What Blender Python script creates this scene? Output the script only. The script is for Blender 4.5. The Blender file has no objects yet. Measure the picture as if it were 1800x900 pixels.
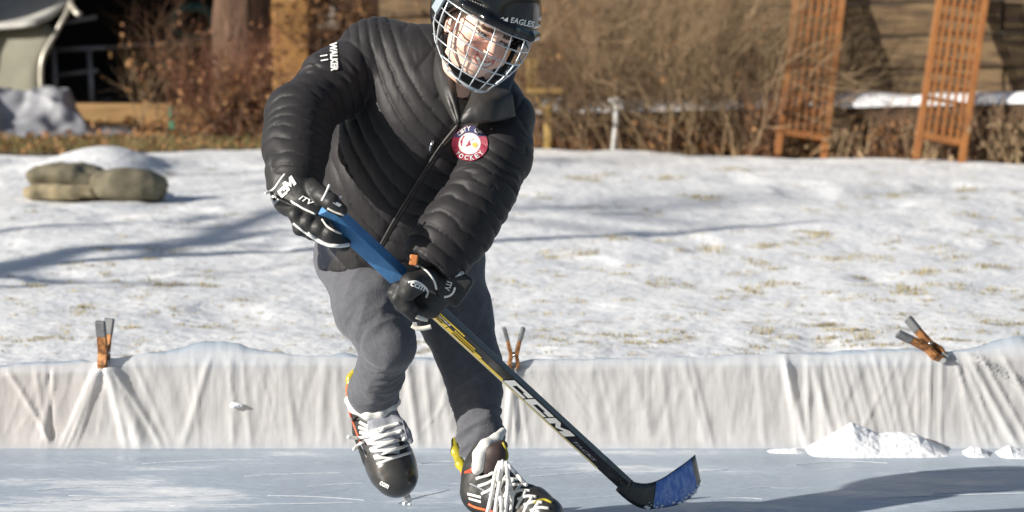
import bpy, bmesh, math, random
import numpy as np
from mathutils import Vector, Matrix
from mathutils.bvhtree import BVHTree

rng = np.random.default_rng(7)
random.seed(7)
scene = bpy.context.scene
COL = scene.collection

# ------------------------------------------------------------------ camera frame
F = 5600.0          # focal length in photo pixels (photo is 1800 x 900)
H = 1.70            # camera height
YH = -220.0         # horizon row
PITCH = math.atan((450 - YH) / F)
CP, SP = math.cos(PITCH), math.sin(PITCH)
# view axes: x right, y away, z up of the camera, as a rigid turn of the world
RV = np.array([[1, 0, 0], [0, CP, SP], [0, -SP, CP]], float)   # columns: right, fwd, up
CAM = np.array([0, 0, H], float)


def V(px, py, d):
    return np.array([(px - 900) / F * d, d, -(py - 450) / F * d])


def v2w(v):
    return np.asarray(v, float) @ RV.T + CAM


def w2v(w):
    return (np.asarray(w, float) - CAM) @ RV


def W(px, py, d):
    return v2w(V(px, py, d))


def G(px, py, z=0.0):
    d = v2w(V(px, py, 1.0)) - CAM
    t = (z - H) / d[2]
    return CAM + d * t


def unit(v):
    v = np.asarray(v, float)
    return v / np.linalg.norm(v)


# ------------------------------------------------------------------ noise
def _hash(ix, iy, iz, s):
    n = (ix.astype(np.int64) * 374761393 + iy.astype(np.int64) * 668265263 + iz.astype(np.int64) * 2147483647 + s * 1274126177) & 0xFFFFFFFF
    n = ((n ^ (n >> 13)) * 1274126177) & 0xFFFFFFFF
    n = n ^ (n >> 16)
    return (n & 0xFFFF) / 32767.5 - 1.0


def vnoise(p, s=0):
    p = np.asarray(p, float)
    i = np.floor(p).astype(np.int64)
    f = p - i
    f = f * f * f * (f * (f * 6 - 15) + 10)
    r = 0
    for dx in (0, 1):
        wx = f[:, 0] if dx else 1 - f[:, 0]
        for dy in (0, 1):
            wy = f[:, 1] if dy else 1 - f[:, 1]
            for dz in (0, 1):
                wz = f[:, 2] if dz else 1 - f[:, 2]
                r = r + wx * wy * wz * _hash(i[:, 0] + dx, i[:, 1] + dy, i[:, 2] + dz, s)
    return r


def fbm(p, s=0, o=4, g=0.5):
    r, a = 0, 1.0
    p = np.asarray(p, float)
    for k in range(o):
        r = r + a * vnoise(p * 2 ** k + 17.3 * k, s + k)
        a *= g
    return r


def sstep(a, b, x):
    t = np.clip((x - a) / (b - a), 0, 1)
    return t * t * (3 - 2 * t)


# ------------------------------------------------------------------ materials
def nd(nt, typ, **kw):
    n = nt.nodes.new(typ)
    for k, v in kw.items():
        setattr(n, k, v)
    return n


MATS = {}


def mat(name, col, rough=0.6, col2=None, scale=8.0, stretch=(1, 1, 1), bump=0.0, bscale=40.0, bdist=0.01, metal=0.0, spec=0.5,
        coat=0.0, sheen=0.0, detail=5.0, ramp=(0.35, 0.65), attr=None, transl=0.0, sss=0.0, bstretch=None, crough=0.08):
    if name in MATS:
        return MATS[name]
    m = bpy.data.materials.new(name)
    m.use_nodes = True
    nt = m.node_tree
    b = nt.nodes['Principled BSDF']
    L = nt.links.new
    b.inputs['Roughness'].default_value = rough
    b.inputs['Metallic'].default_value = metal
    b.inputs['Specular IOR Level'].default_value = spec
    b.inputs['Coat Weight'].default_value = coat
    b.inputs['Coat Roughness'].default_value = crough
    b.inputs['Sheen Weight'].default_value = sheen
    b.inputs['Base Color'].default_value = (*col, 1)
    if sss:
        b.inputs['Subsurface Weight'].default_value = sss
        b.inputs['Subsurface Radius'].default_value = (0.01, 0.004, 0.002)
        b.inputs['Subsurface Scale'].default_value = 0.4
    tc = nd(nt, 'ShaderNodeTexCoord')
    if col2 is not None:
        mp = nd(nt, 'ShaderNodeMapping')
        mp.inputs['Scale'].default_value = stretch
        L(tc.outputs['Object'], mp.inputs['Vector'])
        no = nd(nt, 'ShaderNodeTexNoise')
        no.inputs['Scale'].default_value = scale
        no.inputs['Detail'].default_value = detail
        no.inputs['Roughness'].default_value = 0.62
        L(mp.outputs['Vector'], no.inputs['Vector'])
        cr = nd(nt, 'ShaderNodeValToRGB')
        cr.color_ramp.elements[0].position = ramp[0]
        cr.color_ramp.elements[1].position = ramp[1]
        cr.color_ramp.elements[0].color = (*col, 1)
        cr.color_ramp.elements[1].color = (*col2, 1)
        L(no.outputs['Fac'], cr.inputs['Fac'])
        src = cr.outputs['Color']
    else:
        src = None
    if attr:
        at = nd(nt, 'ShaderNodeAttribute', attribute_name=attr)
        if src is not None:
            mx = nd(nt, 'ShaderNodeMix', data_type='RGBA', blend_type='MULTIPLY')
            mx.inputs[0].default_value = 1.0
            L(at.outputs['Color'], mx.inputs[6])
            L(src, mx.inputs[7])
            src = mx.outputs[2]
        else:
            src = at.outputs['Color']
    if src is not None:
        L(src, b.inputs['Base Color'])
    if bump:
        mp2 = nd(nt, 'ShaderNodeMapping')
        mp2.inputs['Scale'].default_value = bstretch or stretch
        L(tc.outputs['Object'], mp2.inputs['Vector'])
        n2 = nd(nt, 'ShaderNodeTexNoise')
        n2.inputs['Scale'].default_value = bscale
        n2.inputs['Detail'].default_value = 6
        L(mp2.outputs['Vector'], n2.inputs['Vector'])
        bp = nd(nt, 'ShaderNodeBump')
        bp.inputs['Strength'].default_value = bump
        bp.inputs['Distance'].default_value = bdist
        L(n2.outputs['Fac'], bp.inputs['Height'])
        L(bp.outputs['Normal'], b.inputs['Normal'])
    if transl:
        tr = nd(nt, 'ShaderNodeBsdfTranslucent')
        if src is not None:
            L(src, tr.inputs['Color'])
        else:
            tr.inputs['Color'].default_value = (*col, 1)
        mxs = nd(nt, 'ShaderNodeMixShader')
        mxs.inputs[0].default_value = transl
        L(b.outputs[0], mxs.inputs[1])
        L(tr.outputs[0], mxs.inputs[2])
        L(mxs.outputs[0], nt.nodes['Material Output'].inputs['Surface'])
    MATS[name] = m
    return m


# ------------------------------------------------------------------ objects
OFF = {}


def tag(o, label=None, cat=None, group=None, kind=None):
    if label:
        o['label'] = label
    if cat:
        o['category'] = cat
    if group:
        o['group'] = group
    if kind:
        o['kind'] = kind
    return o


def mk(name, verts, faces, material, parent=None, smooth=True, base=None, colors=None):
    """mesh object from world-space verts; children keep their verts relative to their thing's base"""
    verts = np.asarray(verts, float).reshape(-1, 3)
    off = np.zeros(3)
    if parent is not None:
        off = OFF[parent.name]
    elif base is not None:
        off = np.asarray(base, float)
    me = bpy.data.meshes.new(name)
    if isinstance(faces, np.ndarray):
        faces = faces.tolist()
    me.from_pydata((verts - off).tolist(), [], faces)
    me.update()
    if smooth:
        me.polygons.foreach_set('use_smooth', [True] * len(me.polygons))
    if colors is not None:
        ca = me.color_attributes.new('tint', 'FLOAT_COLOR', 'POINT')
        c4 = np.ones((len(verts), 4), np.float32)
        c4[:, :3] = colors
        ca.data.foreach_set('color', c4.ravel())
    if material is not None:
        me.materials.append(material)
    o = bpy.data.objects.new(name, me)
    COL.objects.link(o)
    if parent is not None:
        o.parent = parent
    elif base is not None:
        o.location = base
    OFF[o.name] = off
    return o


def empty(name, loc, label, cat, group=None):
    o = bpy.data.objects.new(name, None)
    o.empty_display_size = 0.1
    o.location = loc
    COL.objects.link(o)
    OFF[o.name] = np.asarray(loc, float)
    return tag(o, label, cat, group)


def copy_tree(o, parent=None):
    c = o.copy()
    COL.objects.link(c)
    if parent is not None:
        c.parent = parent
    for ch in list(o.children):
        copy_tree(ch, c)
    return c


class MB:
    """collects simple solids into one mesh"""
    def __init__(s):
        s.v, s.f = [], []

    def add(s, verts, faces):
        n = len(s.v)
        s.v += [tuple(map(float, p)) for p in verts]
        s.f += [[i + n for i in f] for f in faces]

    def box(s, c, half, axes=None, jitter=0.0):
        A = np.eye(3) if axes is None else np.asarray(axes, float)
        vs = []
        for sx, sy, sz in ((-1, -1, -1), (1, -1, -1), (1, 1, -1), (-1, 1, -1), (-1, -1, 1), (1, -1, 1), (1, 1, 1), (-1, 1, 1)):
            p = np.asarray(c, float) + sx * half[0] * A[0] + sy * half[1] * A[1] + sz * half[2] * A[2]
            if jitter:
                p = p + rng.uniform(-jitter, jitter, 3)
            vs.append(p)
        s.add(vs, [(0, 3, 2, 1), (4, 5, 6, 7), (0, 1, 5, 4), (1, 2, 6, 5), (2, 3, 7, 6), (3, 0, 4, 7)])

    def tube(s, pts, r, n=8, cap=True, flat=None):
        pts = [np.asarray(p, float) for p in pts]
        m = len(pts)
        rs = [r] * m if np.isscalar(r) else list(r)
        t0 = unit(pts[1] - pts[0])
        a = np.array([0, 0, 1.0]) if abs(t0[2]) < 0.9 else np.array([1.0, 0, 0])
        u = unit(np.cross(t0, a))
        vs = []
        for i, p in enumerate(pts):
            t = unit(pts[min(i + 1, m - 1)] - pts[max(i - 1, 0)])
            u = unit(u - t * np.dot(u, t))
            w = np.cross(t, u)
            for k in range(n):
                an = 2 * math.pi * k / n
                vs.append(p + rs[i] * (math.cos(an) * u + math.sin(an) * w))
        fs = []
        for i in range(m - 1):
            for k in range(n):
                k2 = (k + 1) % n
                fs.append((i * n + k, i * n + k2, (i + 1) * n + k2, (i + 1) * n + k))
        if cap:
            fs.append(tuple(range(n))[::-1])
            fs.append(tuple((m - 1) * n + k for k in range(n)))
        s.add(vs, fs)

    def prism(s, poly, ax, ay, az, org, t0, t1):
        """2D polygon in (ax, ay) swept along az from t0 to t1"""
        n = len(poly)
        org = np.asarray(org, float)
        vs = [org + x * ax + y * ay + t0 * az for x, y in poly] + [org + x * ax + y * ay + t1 * az for x, y in poly]
        fs = [tuple(range(n))[::-1], tuple(range(n, 2 * n))]
        fs += [(i, (i + 1) % n, n + (i + 1) % n, n + i) for i in range(n)]
        s.add(vs, fs)

    def build(s, name, material, parent=None, smooth=False, base=None, bevel=0.0, view=False):
        if view:
            s.v = [tuple(p) for p in v2w(np.array(s.v))]
        o = mk(name, s.v, s.f, material, parent, smooth, base)
        bm = bmesh.new()
        bm.from_mesh(o.data)
        bmesh.ops.recalc_face_normals(bm, faces=bm.faces)
        bm.to_mesh(o.data)
        bm.free()
        if bevel:
            md = o.modifiers.new('bevel', 'BEVEL')
            md.width = bevel
            md.segments = 2
            md.limit_method = 'ANGLE'
        return o


# ------------------------------------------------------------------ signed-distance modelling
class Field:
    """distance field on a grid, in camera-turned metres (x right, y away, z up)"""
    def __init__(s, lo, hi, h):
        s.lo, s.h = np.asarray(lo, float), h
        n = np.ceil((np.asarray(hi) - s.lo) / h).astype(int) + 1
        s.ax = [(s.lo[i] + h * np.arange(n[i])).astype(np.float32) for i in range(3)]
        s.v = np.full(n, 1.0, np.float32)

    def sub(s, lo, hi, m):
        sl = []
        for i in range(3):
            a = int(max(0, math.floor((lo[i] - m - s.lo[i]) / s.h)))
            b = int(min(len(s.ax[i]), math.ceil((hi[i] + m - s.lo[i]) / s.h) + 1))
            if b <= a:
                return None, None
            sl.append(slice(a, b))
        sl = tuple(sl)
        X = s.ax[0][sl[0]][:, None, None]
        Y = s.ax[1][sl[1]][None, :, None]
        Z = s.ax[2][sl[2]][None, None, :]
        return sl, (X, Y, Z)

    def comb(s, sl, d, k, op):
        a = s.v[sl]
        if op == 'u':
            if k > 0:
                hh = np.maximum(k - np.abs(a - d), 0) / k
                s.v[sl] = np.minimum(a, d) - hh * hh * k * 0.25
            else:
                s.v[sl] = np.minimum(a, d)
        else:
            d = -d
            if k > 0:
                hh = np.maximum(k - np.abs(a - d), 0) / k
                s.v[sl] = np.maximum(a, d) + hh * hh * k * 0.25
            else:
                s.v[sl] = np.maximum(a, d)

    def cap(s, a, b, ra, rb, k=0.02, sy=1.0, op='u'):
        a, b = np.asarray(a, float), np.asarray(b, float)
        R = max(ra, rb) * max(1, sy)
        sl, P = s.sub(np.minimum(a, b) - R, np.maximum(a, b) + R, k + 3 * s.h)
        if sl is None:
            return s
        X, Y, Z = P
        ab = b - a
        abs_ = ab / np.array([1, sy, 1])
        ll = float(abs_ @ abs_) + 1e-12
        x, y, z = X - a[0], (Y - a[1]) / sy, Z - a[2]
        t = np.clip((x * abs_[0] + y * abs_[1] + z * abs_[2]) / ll, 0, 1)
        d = np.sqrt((x - t * abs_[0]) ** 2 + (y - t * abs_[1]) ** 2 + (z - t * abs_[2]) ** 2) - (ra + t * (rb - ra))
        s.comb(sl, d.astype(np.float32), k, op)
        return s

    def chain(s, pts, k=0.02, sy=1.0, op='u'):
        for (p, r), (q, r2) in zip(pts[:-1], pts[1:]):
            s.cap(p, q, r, r2, k, sy, op)
        return s

    def ell(s, c, rad, R=None, k=0.02, op='u'):
        c = np.asarray(c, float)
        rad = np.asarray(rad, float)
        m = float(rad.max())
        sl, P = s.sub(c - m, c + m, k + 3 * s.h)
        if sl is None:
            return s
        X, Y, Z = P[0] - c[0], P[1] - c[1], P[2] - c[2]
        R = np.eye(3) if R is None else R
        q = [(X * R[0, i] + Y * R[1, i] + Z * R[2, i]) for i in range(3)]
        k0 = np.sqrt(sum((q[i] / rad[i]) ** 2 for i in range(3)))
        k1 = np.sqrt(sum((q[i] / rad[i] ** 2) ** 2 for i in range(3))) + 1e-9
        d = k0 * (k0 - 1) / k1
        s.comb(sl, d.astype(np.float32), k, op)
        return s

    def rbox(s, c, half, rr, R=None, k=0.01, op='u'):
        c = np.asarray(c, float)
        m = float(np.linalg.norm(half)) + rr
        sl, P = s.sub(c - m, c + m, k + 3 * s.h)
        if sl is None:
            return s
        X, Y, Z = P[0] - c[0], P[1] - c[1], P[2] - c[2]
        R = np.eye(3) if R is None else R
        q = [np.abs(X * R[0, i] + Y * R[1, i] + Z * R[2, i]) - half[i] for i in range(3)]
        d = np.sqrt(sum(np.maximum(x, 0) ** 2 for x in q)) + np.minimum(np.maximum(np.maximum(q[0], q[1]), q[2]), 0) - rr
        s.comb(sl, d.astype(np.float32), k, op)
        return s

    def cut(s, p, n, k=0.01):
        """remove everything on the side n points to"""
        n = unit(n)
        d = (s.ax[0][:, None, None] - p[0]) * n[0] + (s.ax[1][None, :, None] - p[1]) * n[1] + (s.ax[2][None, None, :] - p[2]) * n[2]
        s.comb((slice(None),) * 3, (-d).astype(np.float32), k, 's')
        return s

    def mesh(s):
        v = s.v
        sg = v < 0
        c = np.zeros(tuple(n - 1 for n in v.shape), np.int8)
        for i in (0, 1):
            for j in (0, 1):
                for k in (0, 1):
                    c += sg[i:v.shape[0] - 1 + i, j:v.shape[1] - 1 + j, k:v.shape[2] - 1 + k]
        ci, cj, ck = np.nonzero((c > 0) & (c < 8))
        pos = np.zeros((len(ci), 3))
        cnt = np.zeros(len(ci))
        cs = [(i, j, k) for i in (0, 1) for j in (0, 1) for k in (0, 1)]
        for a in cs:
            for ax in range(3):
                if a[ax] == 0:
                    b = list(a)
                    b[ax] = 1
                    va = v[ci + a[0], cj + a[1], ck + a[2]]
                    vb = v[ci + b[0], cj + b[1], ck + b[2]]
                    cr = (va < 0) != (vb < 0)
                    t = np.where(cr, va / np.where(cr, va - vb, 1), 0)
                    p = np.array(a, float)[None, :] + 0 * pos
                    p[:, ax] += t
                    pos += p * cr[:, None]
                    cnt += cr
        verts = (pos / cnt[:, None] + np.stack([ci, cj, ck], 1)) * s.h + s.lo
        ids = np.full(c.shape, -1, np.int64)
        ids[ci, cj, ck] = np.arange(len(ci))
        faces = []
        n = c.shape
        for ax in range(3):
            u, w = (ax + 1) % 3, (ax + 2) % 3
            sl0 = [slice(1, n[i]) for i in range(3)]
            sl1 = list(sl0)
            sl0[ax] = slice(0, n[ax])
            sl1[ax] = slice(1, n[ax] + 1)
            a, b = sg[tuple(sl0)], sg[tuple(sl1)]
            idx = np.argwhere(a != b)
            if len(idx) == 0:
                continue
            for i in range(3):
                if i != ax:
                    idx[:, i] += 1
            def cell(du, dw):
                q = idx.copy()
                q[:, u] += du
                q[:, w] += dw
                return ids[q[:, 0], q[:, 1], q[:, 2]]
            f = np.stack([cell(-1, -1), cell(0, -1), cell(0, 0), cell(-1, 0)], 1)
            inside_first = sg[tuple(sl0)][a != b]
            f[~inside_first] = f[~inside_first][:, ::-1]
            faces.append(f)
        faces = np.concatenate(faces)
        faces = faces[(faces >= 0).all(1)]
        return verts, faces


def vnormals(v, f):
    n = np.cross(v[f[:, 2]] - v[f[:, 0]], v[f[:, 3]] - v[f[:, 1]])
    out = np.zeros_like(v)
    for k in range(4):
        for i in range(3):
            out[:, i] += np.bincount(f[:, k], n[:, i], len(v))
    return out / (np.linalg.norm(out, axis=1, keepdims=True) + 1e-12)


def relax(v, f, it=2, lam=0.5):
    for _ in range(it):
        acc = np.zeros_like(v)
        cnt = np.zeros(len(v))
        for a, b in ((0, 1), (1, 2), (2, 3), (3, 0)):
            for i in range(3):
                acc[:, i] += np.bincount(f[:, a], v[f[:, b], i], len(v)) + np.bincount(f[:, b], v[f[:, a], i], len(v))
            cnt += np.bincount(f[:, a], minlength=len(v)) + np.bincount(f[:, b], minlength=len(v))
        v = v + lam * (acc / cnt[:, None] - v)
    return v


def seg_t(p, a, b):
    ab = b - a
    t = np.clip(((p - a) @ ab) / (ab @ ab), 0, 1)
    return t, np.linalg.norm(p - a - t[:, None] * ab, axis=1)


def chain_param(p, pts):
    """distance to a chain of points and arc length along it"""
    best = np.full(len(p), 9.0)
    arc = np.zeros(len(p))
    acc = 0.0
    for a, b in zip(pts[:-1], pts[1:]):
        L = np.linalg.norm(b - a)
        t, d = seg_t(p, a, b)
        m = d < best
        best[m] = d[m]
        arc[m] = acc + t[m] * L
        acc += L
    return best, arc


def px_of(v):
    """photo pixel of camera-turned points"""
    return 900 + F * v[:, 0] / v[:, 1], 450 - F * v[:, 2] / v[:, 1]


# ------------------------------------------------------------------ laying trim and lettering on surfaces
def bvh_of(*objs):
    vs, fs = [], []
    for o in objs:
        off = Vector(OFF[o.name])
        n = len(vs)
        vs += [v.co + off for v in o.data.vertices]
        fs += [[i + n for i in p.vertices] for p in o.data.polygons]
    return BVHTree.FromPolygons(vs, fs)


def hit(bvh, px, py, lift=0.0, d=8.0):
    dr = Vector(unit(v2w(V(px, py, 1.0)) - CAM))
    loc, no, i, ds = bvh.ray_cast(Vector(CAM), dr)
    if loc is None:
        loc = Vector(W(px, py, d))
        no = -dr
    if no.dot(dr) > 0:
        no = -no
    no = (no - dr * 0.6).normalized()
    return np.array(loc + no * lift)


def dense(pts, step=3.0):
    out = []
    for (a, b) in zip(pts[:-1], pts[1:]):
        a, b = np.asarray(a, float), np.asarray(b, float)
        n = max(1, int(np.linalg.norm((b - a)[:2]) / step))
        out += [a + (b - a) * i / n for i in range(n)]
    out.append(np.asarray(pts[-1], float))
    return out


def smooth_path(pts, n=6):
    """Catmull-Rom through points"""
    P = [np.asarray(p, float) for p in pts]
    P = [2 * P[0] - P[1]] + P + [2 * P[-1] - P[-2]]
    out = []
    for i in range(1, len(P) - 2):
        p0, p1, p2, p3 = P[i - 1:i + 3]
        for k in range(n):
            t = k / n
            out.append(0.5 * (2 * p1 + (p2 - p0) * t + (2 * p0 - 5 * p1 + 4 * p2 - p3) * t * t + (3 * p1 - p0 - 3 * p2 + p3) * t ** 3))
    out.append(P[-2])
    return out


def trim(name, paths, w, bvh, material, parent, d=8.0, lift=0.0, step=3.0, n=6, ends=False):
    """cords sewn on a surface: paths are in photo pixels, w is the cord width in pixels"""
    mb = MB()
    for path in paths:
        pts = [hit(bvh, p[0], p[1], lift, d) for p in dense(path, step)]
        if len(pts) < 2:
            continue
        for _ in range(2):
            pts = [pts[0]] + [(pts[i - 1] + 2 * pts[i] + pts[i + 1]) / 4 for i in range(1, len(pts) - 1)] + [pts[-1]]
        r = w * 0.5 * d / F
        mb.tube(pts, r, n)
    return mb.build(name, material, parent, smooth=True)


def text2d(s, bold=0.0, shear=0.0):
    cu = bpy.data.curves.new('lettering', 'FONT')
    cu.body = s
    cu.align_x = 'CENTER'
    cu.align_y = 'CENTER'
    cu.offset = bold
    cu.shear = shear
    cu.resolution_u = 3
    o = bpy.data.objects.new('lettering_tmp', cu)
    COL.objects.link(o)
    dg = bpy.context.evaluated_depsgraph_get()
    me = bpy.data.meshes.new_from_object(o.evaluated_get(dg))
    bm = bmesh.new()
    bm.from_mesh(me)
    bmesh.ops.triangulate(bm, faces=bm.faces)
    bmesh.ops.subdivide_edges(bm, edges=[e for e in bm.edges if e.calc_length() > 0.25], cuts=2)
    vs = np.array([v.co[:2] for v in bm.verts])
    bm.verts.index_update()
    fs = [[v.index for v in f.verts] for f in bm.faces]
    bm.free()
    bpy.data.objects.remove(o)
    bpy.data.meshes.remove(me)
    lo, hi = vs.min(0), vs.max(0)
    vs = (vs - (lo + hi) / 2) / (hi - lo)     # unit box
    return vs, fs


def decal(name, parts, bvh, parent, material, lift=0.003, d=8.0):
    """parts: list of (verts in photo pixels, faces) laid on the surface"""
    V3, Fs = [], []
    for vs, fs in parts:
        n = len(V3)
        V3 += [hit(bvh, p[0], p[1], lift, d) for p in vs]
        Fs += [[i + n for i in f] for f in fs]
    o = mk(name, V3, Fs, material, parent, smooth=False)
    return o


def place2d(vs, cx, cy, w, h, ang, shear=0.0):
    """unit-box letters to photo pixels: ang is the reading direction, clockwise on the photo"""
    a = math.radians(ang)
    x = vs[:, 0] * w + vs[:, 1] * shear * h
    y = -vs[:, 1] * h
    return np.stack([cx + x * math.cos(a) - y * math.sin(a), cy + x * math.sin(a) + y * math.cos(a)], 1)


def polys2d(polys):
    vs, fs = [], []
    for p in polys:
        n = len(vs)
        vs += p
        fs.append(list(range(n, n + len(p))))
    return np.array(vs, float), fs


# block letters of the maker's mark, in a unit box
LC = [[(-.5, -.5), (-.2, -.5), (-.2, .5), (-.5, .5)], [(-.2, .2), (.5, .2), (.5, .5), (-.2, .5)], [(-.2, -.5), (.5, -.5), (.5, -.2), (-.2, -.2)],
      [(.22, .0), (.5, .0), (.5, .2), (.22, .2)]]
LM = [[(-.5, -.5), (-.22, -.5), (-.22, .5), (-.5, .5)], [(.22, -.5), (.5, -.5), (.5, .5), (.22, .5)],
      [(-.22, .5), (-.22, .02), (0, -.4), (0, .05)], [(0, .05), (0, -.4), (.22, .02), (.22, .5)]]
# ================================================================== the skater
M_skin = mat('skin', (0.50, 0.27, 0.19), 0.5, attr='tint', sss=0.08, bump=0.15, bscale=90, bdist=0.002)
M_jacket = mat('jacket_nylon', (0.017, 0.0155, 0.0165), 0.56, (0.026, 0.0235, 0.025), 6, bump=0.16, bscale=40, bdist=0.006, attr='tint', sheen=0.04, spec=0.25)
M_collar = mat('collar_nylon', (0.028, 0.026, 0.025), 0.5, (0.036, 0.033, 0.031), 9, bump=0.25, bscale=30, bdist=0.008)
M_pants = mat('grey_knit', (0.070, 0.072, 0.084), 0.88, (0.090, 0.092, 0.106), 60, bump=0.45, bscale=170, bdist=0.003, sheen=0.2, attr='tint')
M_black = mat('black_leather', (0.014, 0.014, 0.014), 0.55, (0.024, 0.023, 0.022), 20, bump=0.3, bscale=60, bdist=0.003)
M_blackgloss = mat('black_shell', (0.006, 0.007, 0.008), 0.2, (0.009, 0.010, 0.011), 6, bump=0.04, bscale=30, coat=0.15, spec=.45)
M_foam = mat('helmet_foam', (0.012, 0.012, 0.012), 0.8)
M_white = mat('white_trim', (0.86, 0.85, 0.82), 0.45, (0.76, 0.75, 0.72), 30)
M_lace = mat('white_lace', (0.80, 0.79, 0.76), 0.75, (0.62, 0.60, 0.57), 40, bump=0.4, bscale=200, bdist=0.002)
M_wire = mat('cage_wire', (0.62, 0.66, 0.68), 0.28, (0.50, 0.55, 0.58), 30, metal=0.55, spec=0.6)
M_steel = mat('steel', (0.6, 0.62, 0.64), 0.22, metal=1.0)
M_zip = mat('zipper_teeth', (0.022, 0.016, 0.015), 0.4, (0.045, 0.032, 0.028), 60)
M_toe = mat('toe_plastic', (0.028, 0.026, 0.024), 0.3, (0.045, 0.042, 0.038), 8, coat=0.3)
M_felt = mat('grey_felt', (0.20, 0.21, 0.24), 0.95, (0.30, 0.31, 0.34), 30, bump=0.4, bscale=120, bdist=0.003)
M_tongue = mat('dark_tongue', (0.035, 0.022, 0.020), 0.6, (0.055, 0.034, 0.030), 25)
M_guard = mat('tendon_yellow', (0.20, 0.18, 0.025), 0.3, (0.50, 0.42, 0.03), 14, spec=0.6)
M_red = mat('red_trim', (0.62, 0.06, 0.03), 0.4, (0.75, 0.14, 0.03), 12)
M_orange = mat('orange_tab', (0.65, 0.24, 0.06), 0.5, (0.50, 0.17, 0.05), 20)
M_holder = mat('skate_holder', (0.7, 0.7, 0.68), 0.35)
M_palm = mat('palm_suede', (0.62, 0.58, 0.50), 0.8, (0.72, 0.69, 0.62), 25)
M_crimson = mat('emblem_crimson', (0.20, 0.010, 0.035), 0.6, (0.27, 0.02, 0.05), 50)
M_navy = mat('emblem_navy', (0.02, 0.025, 0.09), 0.6)
M_gold = mat('emblem_gold', (0.50, 0.33, 0.06), 0.6)

person = empty('person', W(740, 560, 8.1) * np.array([1, 1, 0]),
               'skater bending over a hockey stick in a dark quilted jacket, caged helmet and grey trousers', 'person')

# ---- joints, in photo pixels and metres from the camera
A_SH, A_EL, A_WR = V(640, 112, 8.02), V(523, 205, 7.87), V(520, 305, 7.73)          # arm with the hand at the top of the stick
B_SH, B_EL, B_WR = V(882, 212, 7.92), V(846, 340, 7.80), V(772, 440, 7.75)          # arm with the lower hand
A_HIP, A_KN, A_AN = V(632, 455, 8.22), V(685, 618, 8.03), V(658, 715, 8.24)
B_HIP, B_KN, B_AN = V(772, 470, 8.25), V(829, 640, 8.25), V(846, 790, 8.16)

# ---- head frame
def rot_y(a):      # roll clockwise as seen on the photo
    return np.array([[math.cos(a), 0, math.sin(a)], [0, 1, 0], [-math.sin(a), 0, math.cos(a)]])
def rot_z(a):
    return np.array([[math.cos(a), -math.sin(a), 0], [math.sin(a), math.cos(a), 0], [0, 0, 1]])
def rot_x(a):      # pitch
    return np.array([[1, 0, 0], [0, math.cos(a), -math.sin(a)], [0, math.sin(a), math.cos(a)]])
R_HEAD = rot_y(math.radians(21)) @ rot_z(math.radians(31)) @ rot_x(math.radians(14)) @ np.array([[1, 0, 0], [0, 0, -1], [0, 1, 0]], float)
# R_HEAD columns: towards the wearer's left, up, forward
HC = V(846, 50, 7.72)
def hd(p):
    return HC + np.asarray(p, float) @ R_HEAD.T


# ---- body: one continuous figure (head at fine resolution, the rest under the clothes)
fb = Field(V(450, 500, 7.4) * [1, 0, 0] + [0, 7.4, -0.75], [0.16, 8.55, 0.66], 0.009)
fb.chain([(V(680, 430, 8.20), .11), (V(715, 310, 8.1), .125), (V(775, 185, 8.0), .12)], .05, .75)
fb.chain([(A_SH, .055), (A_EL, .042), (A_WR, .032), (V(545, 370, 7.67), .028)], .03)
fb.chain([(B_SH, .055), (B_EL, .042), (B_WR, .032), (V(758, 505, 7.80), .028)], .03)
fb.chain([(A_HIP, .072), (A_KN, .040), (A_AN, .030), (V(688, 815, 8.20), .024)], .04)
fb.chain([(B_HIP, .072), (B_KN, .044), (B_AN, .030), (V(930, 890, 7.98), .024)], .04)
fb.cap(A_HIP, B_HIP, .075, .075, .05).cap(A_SH, B_SH, .06, .06, .05)
fb.chain([(V(795, 165, 7.98), .06), (V(822, 110, 7.86), .055), (hd([0, -.03, -.02]), .05)], .03)
vb, fbf = fb.mesh()
vb = relax(vb, fbf, 2)
fh = Field(HC - .20, HC + .17, 0.0030)
def hE(c, r, k=.012, op='u'):
    fh.ell(hd(c), np.array(r), R_HEAD, k, op)
hE((0, .03, -.01), (.074, .088, .092))
hE((0, -.045, .022), (.058, .062, .064), .03)
hE((0, -.085, .052), (.030, .026, .028), .025)            # chin
for sx in (-1, 1):
    hE((sx * .040, -.040, .062), (.026, .024, .022), .02)  # cheeks, raised in a smile
    hE((sx * .031, .000, .082), (.017, .010, .014), .012, 's')   # eye sockets
    hE((sx * .031, .001, .072), (.014, .010, .012), .004)
    hE((sx * .077, -.015, -.012), (.010, .030, .020), .006)      # ears
hE((0, .018, .080), (.05, .010, .014), .012)              # brow
fh.cap(hd((0, .008, .084)), hd((0, -.028, .103)), .008, .012, .01)
for sx in (-1, 1):
    hE((sx * .010, -.031, .096), (.009, .007, .009), .006)
hE((0, -.058, .082), (.024, .007, .012), .008)
hE((0, -.070, .078), (.020, .006, .010), .008)
fh.cap(hd((-.022, -.060, .090)), hd((.022, -.060, .090)), .0035, .0035, .003, 1, 's')
fh.chain([(hd((0, -.05, -.01)), .052), (V(822, 118, 7.86), .055), (V(800, 160, 7.95), .06)], .03)
vh, fhf = fh.mesh()
vh = relax(vh, fhf, 1)
loc = (vh - HC) @ R_HEAD
tint_h = np.ones((len(vh), 3))
flush = np.exp(-((np.abs(loc[:, 0]) - .042) ** 2 + (loc[:, 1] + .035) ** 2) / .0006) + .7 * np.exp(-(loc[:, 0] ** 2 + (loc[:, 1] + .03) ** 2) / .0002)
flush = .6 * np.clip(flush, 0, 1)[:, None] * (loc[:, 2] > .04)[:, None]
skin = np.array([0.78, 0.52, 0.41])
tint_h = skin * (1 - flush) + np.array([0.64, 0.24, 0.18]) * flush
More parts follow.
